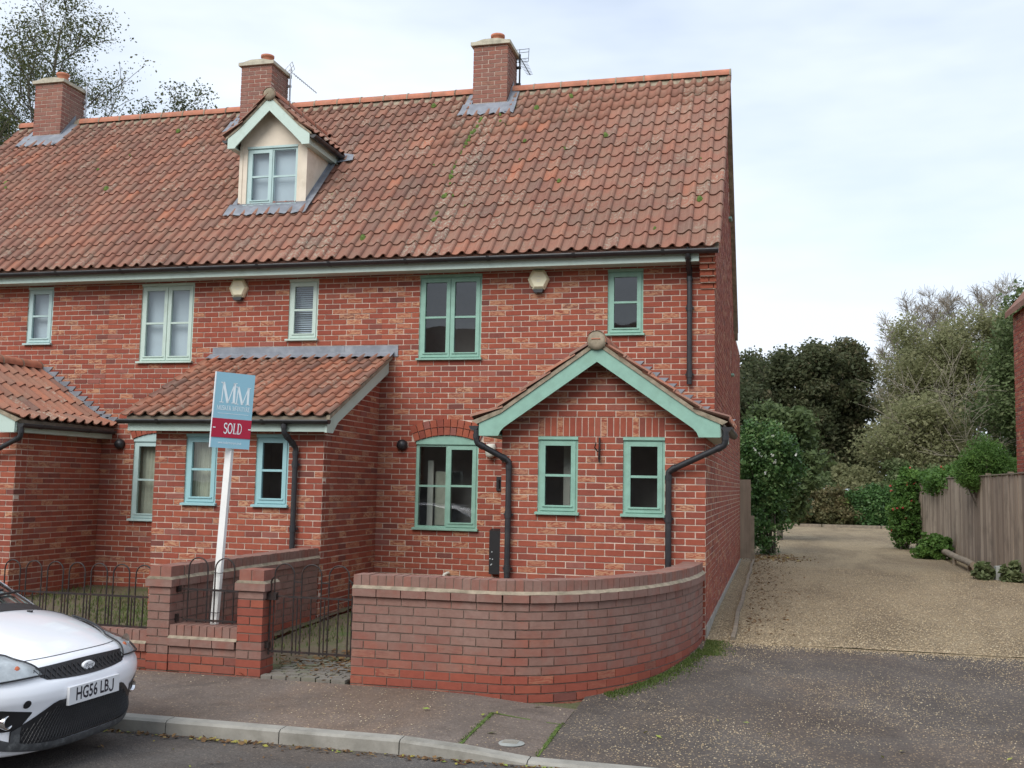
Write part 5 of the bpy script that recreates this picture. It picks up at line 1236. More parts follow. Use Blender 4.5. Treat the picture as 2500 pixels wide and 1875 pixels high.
for sgn in (-1, 1):
    m = MB(); a, b = (.50, .76); fpatch(m, sgn*a, sgn*b, lambda y: .335+max(0, .56-abs(y))*1.5, lambda y: .435+.05*(abs(y)-.50)/.26, .004, 14, 4); fg = m.build('fog_recess', 'trim_black', car)
    y = sgn*.625; z = .392; x = FX(y, z); m = MB(); m.lathe([(.042, -.05), (.045, .004), (.041, .010), (.033, .008), (.030, -.02), (.0, -.03)], Wc((x+.006, y, z)), 'x', 20); m.build('fog_lamp', 'chrome', fg)
    m = MB(); m.lathe([(.0, .001), (.03, .0)], Wc((x-.004, y, z)), 'x', 20); m.build('fog_glass', 'trim_black', fg)
m = MB(); cr_ = lambda y: math.sqrt(max(0, .024**2-(y+.545)**2)); fpatch(m, -.569, -.521, lambda y: .487-cr_(y), lambda y: .487+cr_(y), .003, 12, 4); m.build('tow_eye_cap', 'trim_black', car)
# number plate
pz, ptilt = .487, 0
FP = lambda a, d, c: Wc((.010+d, -a*1.0 if False else a, pz+c))
m = MB(); vs = [Wc((d, y_, pz+z_)) for d in (-.006, .014) for y_, z_ in ((-.26, -.0555), (.26, -.0555), (.26, .0555), (-.26, .0555))]; m.add(vs, [(4, 5, 6, 7), (0, 3, 2, 1), (0, 1, 5, 4), (1, 2, 6, 5), (2, 3, 7, 6), (3, 0, 4, 7)]); npl = m.build('number_plate', 'plate_white', car)
fontmesh('HG56 LB', .112, 'registration', 'letter_dark', npl, lambda x, d, z: Wc((.0148, x-.027, pz+z)), 0, xs=.80, bold=.0022)
m = MB(); pj = [(.19, .0385), (.19, -.020)]+[(.19-.019+.019*math.cos(R(-a)), -.020-.018*math.sin(R(a))) for a in (30, 60, 90, 120, 150)]+[(.153, -.018)]; vs = []
for i, p_ in enumerate(pj):
    a_, b_ = pj[max(i-1, 0)], pj[min(i+1, len(pj)-1)]; dx_, dz_ = b_[0]-a_[0], b_[1]-a_[1]; l_ = math.hypot(dx_, dz_); nx_, nz_ = -dz_/l_*.0065, dx_/l_*.0065; vs += [Wc((.0149, p_[0]+nx_, pz+p_[1]+nz_)), Wc((.0149, p_[0]-nx_, pz+p_[1]-nz_))]
m.add(vs, [(2*i, 2*i+1, 2*i+3, 2*i+2) for i in range(len(pj)-1)]); m.build('registration_letter', 'letter_dark', npl)
# badge
y, z = 0, .640; bxx = FX(0, z)+.012; m = MB(); n = 28
vs = [Wc((bxx-.01, .066*math.cos(a), z+.030*math.sin(a))) for a in [2*math.pi*i/n for i in range(n)]]+[Wc((bxx+.006, .058*math.cos(a), z+.025*math.sin(a))) for a in [2*math.pi*i/n for i in range(n)]]
m.add(vs, [(i, (i+1) % n, n+(i+1) % n, n+i) for i in range(n)]+[tuple(range(n, 2*n))]); bg_ = m.build('badge', 'plate_white', car)
fontmesh('Ford', .036, 'badge_lettering', 'letter_dark', bg_, lambda x, d, z_: Wc((bxx+.0068, x, .640+z_)), 0, shear=.3, xs=1.1)
# headlamps: swept-back lens over a grey bowl
for sgn in (-1, 1):
    K0, K1, K2, K3 = (10.6, .50), (10.0, .995), (16.4, .985), (14.3, .62)     # corners on the bodywork (t, v)
    def HL(u, v, off):
        t = K0[0]*(1-u)*(1-v)+K1[0]*u*(1-v)+K2[0]*u*v+K3[0]*(1-u)*v; w = sgn*(K0[1]*(1-u)*(1-v)+K1[1]*u*(1-v)+K2[1]*u*v+K3[1]*(1-u)*v)
        p = Vector(S_(t, w)); d = Vector((.75, sgn*.42, .45)).normalized(); p = p+d*(off+.016+4*u*(1-u)*.012); return Wc(p)
    for nm, off, mt in (('bowl', -.012, 'alloy'), ('lens', .006, 'lamp_glass')):
        m = MB(); n = 12; vs = [HL(i/n, j/n, off) for i in range(n+1) for j in range(n+1)]; m.add(vs, [(i*(n+1)+j, (i+1)*(n+1)+j, (i+1)*(n+1)+j+1, i*(n+1)+j+1) for i in range(n) for j in range(n)], True)
        if nm == 'bowl': hl = m.build('headlamp', 'lamp_bowl', car)
        else: m.build('lens', mt, hl)
    rim = MB(); ring = [HL(u, v, .002) for u, v in [(i/10, 0) for i in range(10)]+[(1, i/10) for i in range(10)]+[(1-i/10, 1) for i in range(10)]+[(0, 1-i/10) for i in range(11)]]; rim.tube(ring, .006, 5); rim.build('seal', 'trim_black', hl)
    for (u, v, r0_, mt, nm) in ((.62, .40, .052, 'chrome', 'reflector'), (.30, .36, .022, 'amber', 'indicator')):
        c = Vector(HL(u, v, -.022)); m = MB(); m.lathe([(0, .0), (r0_*.55, .004), (r0_*.9, .012), (r0_, .014)] if mt == 'chrome' else [(0, .016), (r0_*.7, .012), (r0_, .0)], c, 'x', 18); m.build(nm, mt, hl)
# bonnet shut lines, washer jets, wipers, mirrors, wheels
for sgn in (-1, 1):
    m = MB(); pts = [Vector(Wc(S_(t, sgn*.93)))+Vector((0, 0, .002)) for t in [13.6+.25*i for i in range(21)]]; m.tube(pts, .0022, 4); m.build('shut_line', 'trim_black', car)
    m = MB(); p = Vector(Wc(S_(17.6, sgn*.42))); m.obox(p+Vector((0, 0, .006)), (.035, .02, .012), Matrix.Identity(3)); m.build('washer_jet', 'trim_black', car)
m = MB(); pts = [Vector(Wc(S_(13.35, -.93+1.86*i/20)))+Vector((.001, 0, .001)) for i in range(21)]; m.tube(pts, .0028, 4); m.build('shut_line', 'trim_black', car)
for v0, v1 in ((-.35, .55), (.1, .88)):
    a, b = Vector(Wc(S_(19.3, v0)))+Vector((.01, 0, .025)), Vector(Wc(S_(19.75, v1)))+Vector((.02, 0, .02)); m = MB(); m.tube([a, a.lerp(b, .5)+Vector((0, 0, .012)), b], .009, 5); m.build('wiper', 'trim_black', car)
p1 = Vector(Wc(S_(20.3, .20))); m = MB(); m.add([Vector(Wc(S_(t, v)))+Vector((-.03, 0, 0)) for t, v in ((19.65, .12), (19.65, .26), (20.0, .24), (20.05, .17))], [(0, 1, 2, 3)]); m.build('windscreen_sticker', 'sticker', car)
for sgn in (-1, 1):
    m = MB(); c = Vector(Wc((-1.78, sgn*.93, .98))); vs = []
    m.lathe([(.0, .06), (.06, .05), (.085, .0), (.08, -.05), (.0, -.06)], c, 'x', 14); m.box(c.x-.03, c.x+.02, min(c.y, c.y-sgn*.13), max(c.y, c.y-sgn*.13), c.z-.05, c.z-.02); m.build('mirror', 'car_paint', car)
    for wx, wr in wheels:
        c = Wc((wx, sgn*.75, wr)); m = MB(); m.lathe([(.20, -.09), (.27, -.095), (.297, -.075), (.303, 0), (.297, .075), (.27, .095), (.20, .09)], c, 'y', 32); wh = m.build('wheel', 'tyre', car)
        m = MB(); o_ = sgn*.075; m.lathe([(.205, o_), (.19, o_*.9), (.18, o_*.3)], c, 'y', 28)
        for k in range(7):
            a = k*2*math.pi/7; d = Vector((math.cos(a), 0, math.sin(a))); m.obox(Vector(c)+d*.11+Vector((0, o_*.7, 0)), (.17, .02, .035), Matrix((d, Vector((0, 1, 0)), d.cross(Vector((0, 1, 0))))).transposed())
        m.lathe([(.0, o_*.9), (.04, o_*.85), (.05, o_*.5)], c, 'y', 16); m.build('rim', 'alloy', wh)

# ------------------------------------------------------------------ timber fence on the right of the drive
fn = thing('timber_fence', (4.9, 12, 0), 'tall weathered close-board timber fence along the right of the drive', 'fence'); bd_ = []
fp = [(5.12, 6.3), (5.08, 9.0), (4.98, 12.5), (4.84, 15.5), (4.62, 18.0)]
at, Lf = resample(fp, .1); s = 0; i = 0
ftop = lambda s: 1.95-.02*s/11-.14*sm((s-8.0)/3.5)+random.uniform(-.012, .012)
while s < Lf-.05:
    p, d = at(s+.07); nr = Vector((-d.y, d.x, 0)); tp = ftop(s); bw = .145; tl_ = random.gauss(0, .004)
    dd = (d+nr*.06).normalized(); c = p+nr*(.012 if i % 2 else .006)
    bd_.append((mat4((c.x, c.y, (tp+.12)/2), np.array([dd.x, dd.y, 0])*bw, np.array([nr.x, nr.y, 0])*.020, np.array([tl_, tl_, 1.0])*(tp-.12)), (random.uniform(0, 1), 0, 0))); s += .118; i += 1
emit(bd_, 'board', fn, 'board', 300)
for k in range(7):
    p, d = at(Lf*k/6); nr = Vector((-d.y, d.x, 0)); m = MB(); q = p-nr*.06; m.box(q.x-.05, q.x+.05, q.y-.05, q.y+.05, -.05, 2.02-.14*sm((Lf*k/6-8)/3.5)); m.build('post', 'timber_post', fn)
m = MB(); pr_ = [at(Lf*k/24) for k in range(25)]; vs = []
for k, (p, d) in enumerate(pr_):
    nr = Vector((-d.y, d.x, 0)); zt = 1.965-.02*(Lf*k/24)/11-.14*sm((Lf*k/24-8)/3.5)
    for o_, z_ in ((.045, zt), (.045, zt+.022), (-.035, zt+.022), (-.035, zt)): q = p+nr*o_; vs.append((q.x, q.y, z_))
m.add(vs, [(4*k+a, 4*k+4+a, 4*k+4+(a+1) % 4, 4*k+(a+1) % 4) for k in range(24) for a in range(4)]+[(0, 1, 2, 3)]); m.build('capping', 'timber_post', fn)
m = MB(); vs = []
for k, (p, d) in enumerate(pr_):
    nr = Vector((-d.y, d.x, 0))
    for o_, z_ in ((.03, .0), (.03, .125), (-.002, .125), (-.002, .0)): q = p+nr*o_; vs.append((q.x, q.y, z_))
m.add(vs, [(4*k+a, 4*k+4+a, 4*k+4+(a+1) % 4, 4*k+(a+1) % 4) for k in range(24) for a in range(4)]+[(0, 1, 2, 3)]); m.build('gravel_board', 'timber_post', fn)
lg_ = thing('log_edging', (4.7, 11, 0), 'round timber log laid on short posts along the foot of the fence', 'log')
m = MB(); pts = [(4.62+.03*math.sin(k), 13.6-k*.9, .20-.006*k+.01*math.sin(k*2)) for k in range(6)]; m.tube(pts, [.07, .072, .07, .068, .07, .066], 10); m.build('log', 'timber_post', lg_)
for x_, y_ in ((4.60, 13.2), (4.60, 11.4), (4.63, 9.7)): m = MB(); m.tube([(x_-.01, y_, -.05), (x_-.01, y_, .16)], .04, 8); m.build('stub_post', 'timber_post', lg_)
sb = thing('stone_block', (4.78, 7.6, 0), 'squared grey stone block among leafy plants below the fence', 'stone'); m = MB(); m.prism([(4.70, -.03), (4.90, -.03), (4.89, .27), (4.71, .25)], 'y', 7.50, 7.70); m.build('stone', 'stone_grey', sb)
te = thing('timber_edging', (.3, 4, 0), 'long thin timber board edging the gravel beside the gable wall', 'edging'); m = MB(); vs = []
for k in range(24):
    y_ = -1.86+13.2*k/23; x_ = .272-.02*k/23+.008*math.sin(k*1.3)
    for dx_, z_ in ((0, -.06), (0, .045), (.045, .045), (.045, -.06)): vs.append((x_+dx_, y_, gz(x_, y_)+z_))
m.add(vs, [(4*k+a, 4*k+4+a, 4*k+4+(a+1) % 4, 4*k+(a+1) % 4) for k in range(23) for a in range(4)]+[(0, 1, 2, 3)]); m.build('edging_board', 'timber_post', te)
# side gate panel behind the house
gp = thing('side_fence_panel', (.12, 10.3, 0), 'dark narrow timber fence panel just behind the brick gable', 'fence'); bd_ = []
for k in range(2): bd_.append((mat4((.045+.118*k, 10.32+.01*k, .93), np.array([.125, 0, 0]), np.array([0, .022, 0]), np.array([0, 0, 1.74])), (random.uniform(0, .3), 0, 0)))
emit(bd_, 'board', gp, 'board'); m = MB(); m.box(-.06, .24, 10.345, 10.39, 1.55, 1.63); m.build('rail', 'timber_post', gp); m = MB(); m.box(.222, .30, 10.33, 10.42, -.05, 1.0); m.build('post', 'timber_post', gp)
# ------------------------------------------------------------------ neighbour's house at the right edge
nb = thing('neighbour_house', (7.5, 6.4, 0), 'neighbouring red brick house, only a sliver at the right edge', 'house')
br = []; cm = MB(); NX, NYF, NE = 5.17, 6.2, 5.0
lay(br, (NX, NYF), 0, lambda zb, zt: [(0, 5.0)] if zt < NE else ([( (zt-NE)*.82, 5.0-(zt-NE)*.82)] if zt < 7.9 else []), -.1, 7.9)
lay(br, (NX, NYF+1.6), R(-90), full(1.6-.03), -.1, NE)
core(cm, (NX, NYF), 0, 5, -.2, NE); cm.quad((NX, NYF+.007, NE), (NX+5, NYF+.007, NE), (NX+2.5, NYF+.007, NE+3.05)); cm.box(NX+.008, NX+4.99, NYF+.1, NYF+1.6, -.2, NE)
nw = cm.build('wall', 'mortar', nb); emit(br, 'brick', nw, 'brick', 120)
for sgn in (-1, 1):
    m = MB(); ap = NX+2.5; q = [(ap, NE+3.22), (ap+sgn*2.62, NE+.05), (ap+sgn*2.62, NE-.06), (ap, NE+3.08)]; m.prism(q, 'y', NYF-.10, NYF+1.7); m.build('roof', 'pantile', nb, (.4, 0, 0))
m = MB(); 
for i in range(5): m.box(NX-.06+.012*i, NX+.25, NYF-.10+.02*i, NYF-.001, NE-.05-.075*(i+1)+.006, NE-.05-.075*(i+1)+.069)
m.build('brick_corbel', 'brick', nb, (.6, 0, 0))

# ------------------------------------------------------------------ foliage
def leaf_quads(P, size, normals=None, up=.3, sizevar=.35, aspect=.55, droop=None):
    n = len(P); a = RNG.normal(size=(n, 3)); a[:, 2] *= .7
    if droop is not None: a[:, 2] -= droop
    a /= np.linalg.norm(a, axis=1)[:, None]; b = RNG.normal(size=(n, 3)); b -= (b*a).sum(1)[:, None]*a; b /= np.linalg.norm(b, axis=1)[:, None]
    s = size*(1+sizevar*RNG.normal(size=n)).clip(.4, 1.9)[:, None]; L_ = a*s; W_ = b*s*aspect*.5
    V = np.stack([P-L_*.5, P+W_, P+L_*.5, P-W_], 1).reshape(-1, 3); Fq = np.arange(4*n).reshape(n, 4); return V, Fq
def clump_points(centers, radii, per, flat=.75):
    out = []; cid = []
    for i, (c, r) in enumerate(zip(centers, radii)):
        k = int(per*max(.2, r/ (np.mean(radii)))**2); d = RNG.normal(size=(k, 3)); d /= np.linalg.norm(d, axis=1)[:, None]; rr = RNG.random(k)**.45
        p = d*rr[:, None]*r; p[:, 2] *= flat; out.append(c+p); cid.append(np.full(k, i))
    return np.concatenate(out), np.concatenate(cid)
def foliage(root, name, centers, radii, per, size, mat, flat=.75, aspect=.55, tone=.5, tonevar=.16, topbright=0.0, droop=None, parent_part=None):
    P, cid = clump_points(np.array(centers), np.array(radii), per, flat); V, Fq = leaf_quads(P, size, aspect=aspect, droop=droop)
    ct = RNG.normal(tone, tonevar, len(centers))[cid]+RNG.normal(0, .13, len(P)); pc = np.repeat(np.clip(ct, 0, 1), 4)[:, None]*np.ones((1, 3))
    return npmesh(name, V, Fq, mat, root, pc)
def branches(base, height, spread, nb, seed, r0, lean=(0, 0), up=.9, sub=5, h0=.3, crown=lambda h: 1.0, sub2=3, twig=0.):
    """returns tube paths (list of (points, radii)) and tip positions"""
    rg = random.Random(seed); paths = []; tips = []
    b = Vector(base); tr = [b+Vector((lean[0]*t*t+.03*height*math.sin(3*t+seed)*t, lean[1]*t*t+.02*height*math.cos(2.3*t+seed)*t, height*t)) for t in [i/10 for i in range(11)]]
    paths.append((tr, [r0*(1-.86*i/10) for i in range(11)]))
    for i in range(nb):
        t = h0+(1-h0)*(i+rg.random())/nb*.97; k = min(9, int(t*10)); p = tr[k].lerp(tr[k+1], t*10-k); az = i*2.4+rg.uniform(-.5, .5); L_ = spread*crown(t)*rg.uniform(.75, 1.15)
        d = Vector((math.cos(az), math.sin(az), up*rg.uniform(.6, 1.3))).normalized(); pts = [p]; q = p
        for s in range(5): d = (d+Vector((rg.gauss(0, .13), rg.gauss(0, .13), .07))).normalized(); q = q+d*L_/5; pts.append(q)
        rb = r0*(1-t*.8)*.42; paths.append((pts, [rb*(1-.8*s/5) for s in range(6)])); tips.append(q)
        for j in range(sub):
            s = rg.uniform(.25, 1); kk = min(4, int(s*5)); p2 = pts[kk].lerp(pts[kk+1], s*5-kk); d2 = (d+Vector((rg.gauss(0, .75), rg.gauss(0, .75), rg.gauss(.25, .4)))).normalized(); L2 = L_*rg.uniform(.25, .5); q2 = [p2, p2+d2*L2*.5+Vector((0, 0, L2*.03)), p2+d2*L2+Vector((0, 0, L2*.12))]
            paths.append((q2, [rb*.42, rb*.28, rb*.12])); tips += [q2[1], q2[2]]
            for m_ in range(sub2):
                p3 = q2[1].lerp(q2[2], rg.random()); d3 = (d2+Vector((rg.gauss(0, .8), rg.gauss(0, .8), rg.gauss(.3, .5)))).normalized(); L3 = L2*rg.uniform(.35, .7)+twig; p4 = p3+d3*L3; paths.append(([p3, p3+d3*L3*.5+Vector((0, 0, .02*L3)), p4], [rb*.2, rb*.14, rb*.06])); tips.append(p4)
    return paths, tips
def tubes(root, name, paths, mat, n=5, rmin=0.004):
    m = MB()
    for pts, rr in paths: m.tube(pts, [max(rmin, r) for r in rr], n, caps=False)
    me = m.build(name, mat, root); return me
def tree(name, label, base, height, spread, nb, seed, r0, leafmat_, per, size, crad, bark='bark', group=None, tone=.5, crown=lambda h: 1.0, h0=.3, sub=5, sub2=3, up=.9, keep=1.0, lean=(0, 0), flat=.75, tonevar=.16, twig=0., rmin=.006, aspect=.55):
    t = thing(name, base, label, 'tree', group); ps, tips = branches(base, height, spread, nb, seed, r0, lean, up, sub, h0, crown, sub2, twig); tubes(t, 'trunk', ps, bark, 5, rmin)
    if per:
        rg = random.Random(seed+5); T = [tp for tp in tips if rg.random() < keep]; foliage(t, 'crown', [tuple(x) for x in T], [crad*rg.uniform(.6, 1.35) for _ in T], per, size, leafmat_, flat, aspect, tone, tonevar)
    return t
def bush(name, label, base, blobs, n, per, size, mat, tone=.5, cat='bush', group=None, stems=6, crad=.2, aspect=.55, tonevar=.16, shell=.55, flower=None, droop=None):
    """blobs: list of (cx, cy, cz, rx, ry, rz) whose volume carries leaf clumps, denser near the surface"""
    t = thing(name, base, label, cat, group); C = []; Rr = []; w = np.array([b[3]*b[4]*b[5] for b in blobs])**.67; w /= w.sum()
    for b, ww in zip(blobs, w):
        k = max(4, int(n*ww)); d = RNG.normal(size=(k, 3)); d /= np.linalg.norm(d, axis=1)[:, None]; rr = shell+(1-shell)*RNG.random(k)**.6
        rr *= 1+.14*np.sin(d[:, 0]*5+d[:, 2]*4+b[0]*7)+.08*RNG.normal(size=k); c = d*rr[:, None]*np.array(b[3:6])+np.array(b[:3]); c = c[c[:, 2] > base[2]-.02]; C.append(c); Rr.append(RNG.uniform(.6, 1.4, len(c))*crad)
    C = np.concatenate(C); Rr = np.concatenate(Rr); rg = random.Random(int(abs(base[0]*100)+abs(base[1])*7)); ps = []
    for i in range(stems):
        c = C[rg.randrange(len(C))]; b0 = Vector(base)+Vector((rg.uniform(-.2, .2)*blobs[0][3], rg.uniform(-.2, .2)*blobs[0][4], 0)); c = Vector(c); mid = b0.lerp(c, .5)+Vector((0, 0, .15*(c-b0).length)); ps.append(([b0, mid, c], [.03, .02, .008]))
    if ps: tubes(t, 'stem', ps, 'bark', 5)
    foliage(t, 'foliage', C, Rr, per, size, mat, .8, aspect, tone, tonevar, droop=droop)
    if flower:
        fm, k, fs, zmin = flower; F_ = C[RNG.choice(len(C), k)]+RNG.normal(size=(k, 3))*crad*.8; cam_d = (CAMN-np.array(blobs[0][:3])); cam_d /= np.linalg.norm(cam_d); F_ = F_+cam_d*crad*.9; F_ = F_[F_[:, 2] > zmin]
        P = np.repeat(F_, 5, 0)+RNG.normal(size=(len(F_)*5, 3))*fs*.35; V, Fq = leaf_quads(P, fs, aspect=.9); npmesh('flower', V, Fq, fm, t, np.repeat(RNG.random(len(P)), 4)[:, None]*np.ones((1, 3)))['kind'] = 'stuff'
    return t
# tall half-bare trees behind the houses, top left
cr = lambda h: .35+.9*math.sin(min(1, (1-h)*1.25)*math.pi*.55)
tree('tall_tree', 'tall thinning tree with sparse leaves rising behind the left chimney', (-30.2, 25, 0), 21.6, 4.9, 32, 3, .30, 'leaf_alder', 26, .115, .85, group='trees behind the terrace', tone=.45, crown=cr, h0=.32, sub=6, sub2=4, keep=.75, up=.85, rmin=.012, tonevar=.2)
tree('tall_tree', 'denser green tree at the far left edge behind the houses', (-35.6, 26, 0), 17.6, 4.8, 24, 11, .34, 'leaf_alder', 60, .125, .95, group='trees behind the terrace', tone=.32, crown=cr, h0=.25, sub=6, sub2=3, keep=.95, rmin=.014)
tree('tall_tree', 'dark treetop showing over the ridge between the two left chimneys', (-25.7, 28.5, 0), 17.1, 2.9, 24, 21, .24, 'leaf_dark', 40, .12, .65, group='trees behind the terrace', tone=.55, crown=lambda h: 1.0 if h > .8 else .7, h0=.4, sub=6, sub2=3, keep=.85, rmin=.012)
# woodland beyond the drive
dk = [(-2.2, 47, 6.4, 2.3), (.5, 50, 8.3, 2.3), (2.9, 49, 9.5, 1.8), (4.9, 51, 9.7, 1.1)]
lbl = ['lowest dark tree, partly behind the brick gable', 'broad dark tree left of centre beyond the drive', 'tall dark brownish tree at the middle of the far wood', 'slender dark tree beside the pale willow']
for i, (x_, y_, h_, sp_) in enumerate(dk):
    tree('dark_tree', lbl[i], (x_, y_, 0), h_, sp_, 26, 40+i, .26, 'leaf_dark', 60, .20, .80, group='dark trees beyond the drive', tone=.40+.08*i, crown=lambda h: .45+.75*math.sin(min(1, (1-h)*1.6+.1)*math.pi*.5), h0=.06, sub=5, sub2=3, keep=.95, tonevar=.2, rmin=.012)
wl = [(9.5, 52, 9.4, 2.9, 'pale willow with loose grey-green foliage right of the dark trees'), (12.9, 50, 10.2, 3.4, 'broad pale willow in front of the bare treetops'), (8.0, 44, 4.6, 2.2, 'low pale green willow scrub spreading below the bare branches')]
for i, (x_, y_, h_, sp_, lb) in enumerate(wl):
    tree('willow_tree', lb, (x_, y_, 0), h_, sp_, 26, 60+i, .22, 'leaf_willow', 60, .16, .90, 'bark_pale', 'willows beyond the drive', tone=.48, crown=lambda h: .5+.7*math.sin(min(1, (1-h)*1.5+.15)*math.pi*.5), h0=.06, sub=6, sub2=3, keep=.9, up=.8, rmin=.012)
for i, (x_, y_, h_, lb) in enumerate([(8.3, 58, 11.6, 'bare pale poplar, leftmost of the leafless treetops'), (9.7, 60, 13.4, 'second bare poplar from the left in the leafless treetops'), (11.2, 59, 14.0, 'third bare poplar from the left, among the tallest leafless tops'), (12.7, 61, 13.6, 'fourth bare poplar from the left in the leafless treetops'), (14.2, 59, 14.2, 'fifth bare poplar from the left in the leafless treetops'), (15.6, 60, 14.6, 'sixth bare poplar from the left, near the right edge'), (17.0, 61, 14.4, 'bare pale poplar, rightmost of the leafless treetops')]):
    tree('bare_tree', lb, (x_, y_, 0), h_, 3.1, 34, 80+i, .14, 'leaf_willow', 0, .2, .5, 'bark_pale', 'bare poplars beyond the drive', crown=lambda h: 1.05-.6*h, h0=.25, sub=9, sub2=7, up=1.15, twig=.3, rmin=.009)
tree('fallen_branch_tree', 'bare pale branches sprawling sideways in front of the willows', (10.6, 42, 0), 5.6, 4.2, 9, 97, .07, 'leaf_willow', 0, .2, .5, 'bark_pale', None, crown=lambda h: 1.0, h0=.3, sub=9, sub2=6, up=.3, lean=(-2.0, 0), twig=.25, rmin=.008)
tree('olive_tree', 'mid green leafy tree at the right edge above the fence', (13.5, 40, 0), 9.4, 3.0, 26, 71, .22, 'leaf_olive', 100, .17, .85, crown=lambda h: .5+.7*math.sin(min(1, (1-h)*1.5+.1)*math.pi*.5), h0=.05, sub=6, sub2=3, keep=.95, tone=.5, rmin=.012)
tree('olive_tree', 'olive tree rising behind the flowering shrub by the gable', (.9, 21, 0), 3.3, 1.1, 18, 75, .10, 'leaf_olive', 60, .15, .42, crown=lambda h: .6+.6*math.sin(min(1, (1-h)*1.5+.1)*math.pi*.5), h0=.1, sub=5, sub2=3, keep=1.0, tone=.32)
# shrubs and hedges
bush('flowering_shrub', 'big dark green shrub with white flowers beside the gable', (.62, 13.0, 0), [(.60, 13.2, 2.15, .70, .9, 1.05), (.50, 13.0, 1.0, .46, .8, 1.0), (.12, 13.4, 2.5, .45, .8, .75), (1.0, 13.1, 2.45, .36, .6, .55)], 620, 36, .085, 'leaf_shrub', .68, crad=.20, flower=('petal_white', 34, .05, 2.0), tonevar=.22)
bush('flowering_shrub', 'green shrub dotted with red flowers at the far end of the fence', (4.25, 17.6, 0), [(4.28, 17.6, .85, .42, .5, .9), (4.5, 17.8, 1.75, .40, .5, .5)], 300, 46, .085, 'leaf_bright', .32, crad=.15, flower=('petal_red', 42, .05, .3))
bush('flowering_shrub', 'red flowered shrub leaning over the fence top', (5.2, 15.6, 0), [(4.95, 15.9, 1.85, .30, 1.7, .34), (5.2, 14.4, 2.0, .26, 1.0, .28)], 260, 36, .085, 'leaf_bright', .35, crad=.15, flower=('petal_red', 26, .05, 1.9))
bush('bright_bush', 'bright feathery green bush rising above the fence', (5.35, 11.0, 0), [(5.22, 11.0, 2.10, .55, .55, .62), (5.55, 11.2, 1.95, .40, .5, .5), (4.92, 11.0, 1.98, .30, .4, .28)], 420, 70, .075, 'leaf_bright', .5, crad=.15, aspect=.22)
for i, (x_, rx_, rz_, mt, tn, lb) in enumerate([(1.2, 1.0, .80, 'leaf_hedge', .62, 'brownish twiggy hedge at the end of the drive, left part'), (3.0, 1.2, .78, 'leaf_hedge', .42, 'mixed brown and green hedge in the middle of the drive end'), (4.8, 1.1, .95, 'leaf_shrub', .6, 'greener bush at the right of the drive end'), (6.8, 1.4, 1.0, 'leaf_shrub', .5, 'green bush behind the fence end')]):
    bush('hedge_bush', lb, (x_, 35.9, 0), [(x_, 35.9, .9, rx_, .7, rz_), (x_+.3, 35.6, .45, rx_, .6, .5)], 300, 60, .13, mt, tn, 'hedge', 'hedge at the end of the drive', crad=.26)
for i, (x_, y_, z_, rx_, mt, tn, lb) in enumerate([(2.2, 40, 1.6, 1.7, 'leaf_olive', .35, 'yellowish green bush behind the far hedge, left'), (4.6, 41, 1.8, 1.5, 'leaf_willow', .45, 'pale bush behind the far hedge, right'), (7.2, 40, 1.9, 1.8, 'leaf_olive', .6, 'dense green scrub under the willows'), (-.6, 38, 2.0, 2.0, 'leaf_dark', .6, 'dark scrub at the foot of the dark trees')]):
    bush('scrub_bush', lb, (x_, y_, 0), [(x_, y_, z_*.6, rx_, 1.2, z_*.95)], 260, 60, .17, mt, tn, 'bush', 'scrub beyond the hedge', crad=.34)
bush('leafy_plant', 'low leafy green plant by the log at the foot of the fence', (4.45, 13.5, 0), [(4.45, 13.5, .25, .38, .4, .32)], 70, 40, .11, 'leaf_bright', .45, 'plant', 'plants at the foot of the fence', 0, .11)
bush('leafy_plant', 'pale leaved plant left of the grey stone block', (4.55, 7.55, 0), [(4.52, 7.55, .13, .20, .2, .17)], 40, 26, .10, 'leaf_olive', .8, 'plant', 'plants at the foot of the fence', 0, .08)
bush('leafy_plant', 'pale leaved plant right of the grey stone block', (5.0, 7.3, 0), [(4.98, 7.25, .13, .22, .25, .17)], 44, 26, .10, 'leaf_olive', .85, 'plant', 'plants at the foot of the fence', 0, .08)
far = MB(); P_ = []
tw = thing('far_wood', (0, 80, 0), 'distant belt of dull green trees closing the view', 'wood'); del tw['category']; tw['category'] = 'wood'
C_ = [(x_, 75+RNG.uniform(-4, 8), RNG.uniform(.5, 1)*(3.6+.9*math.sin(x_*.21)+.5*math.sin(x_*.53))) for x_ in np.arange(-110, 110, .55)]; C_ += [(c[0], c[1]-1, c[2]*.55) for c in C_]+[(c[0]+.2, c[1]-2, c[2]*.25) for c in C_[:400]]
bpy.data.objects.remove(tw); o = foliage(None, 'far_wood', C_, [1.5]*len(C_), 40, .5, 'leaf_dark', .9, .6, .5, .2); tag(o, 'distant belt of dull green trees closing the view', 'wood', None, 'stuff')
# timber sleepers at the end of the gravel
sl_ = thing('timber_sleepers', (3, 34.2, 0), 'low row of old timber sleepers across the end of the gravel', 'sleeper')
for x_ in (.3, 2.75, 5.2): m = MB(); m.box(x_, x_+2.4, 34.1+.02*x_, 34.3+.02*x_, -.03, .13); m.build('sleeper', 'timber_post', sl_)
sh = thing('garden_shed', (3.6, 38.6, 0), 'flat pale shed roof just visible above the far hedge', 'shed'); m = MB(); m.box(3.05, 4.1, 38.2, 39.4, 0, 1.62); m.build('wall', 'timber_post', sh); m = MB(); m.box(2.98, 4.17, 38.1, 39.5, 1.62, 1.70); m.build('roof', 'blind', sh)

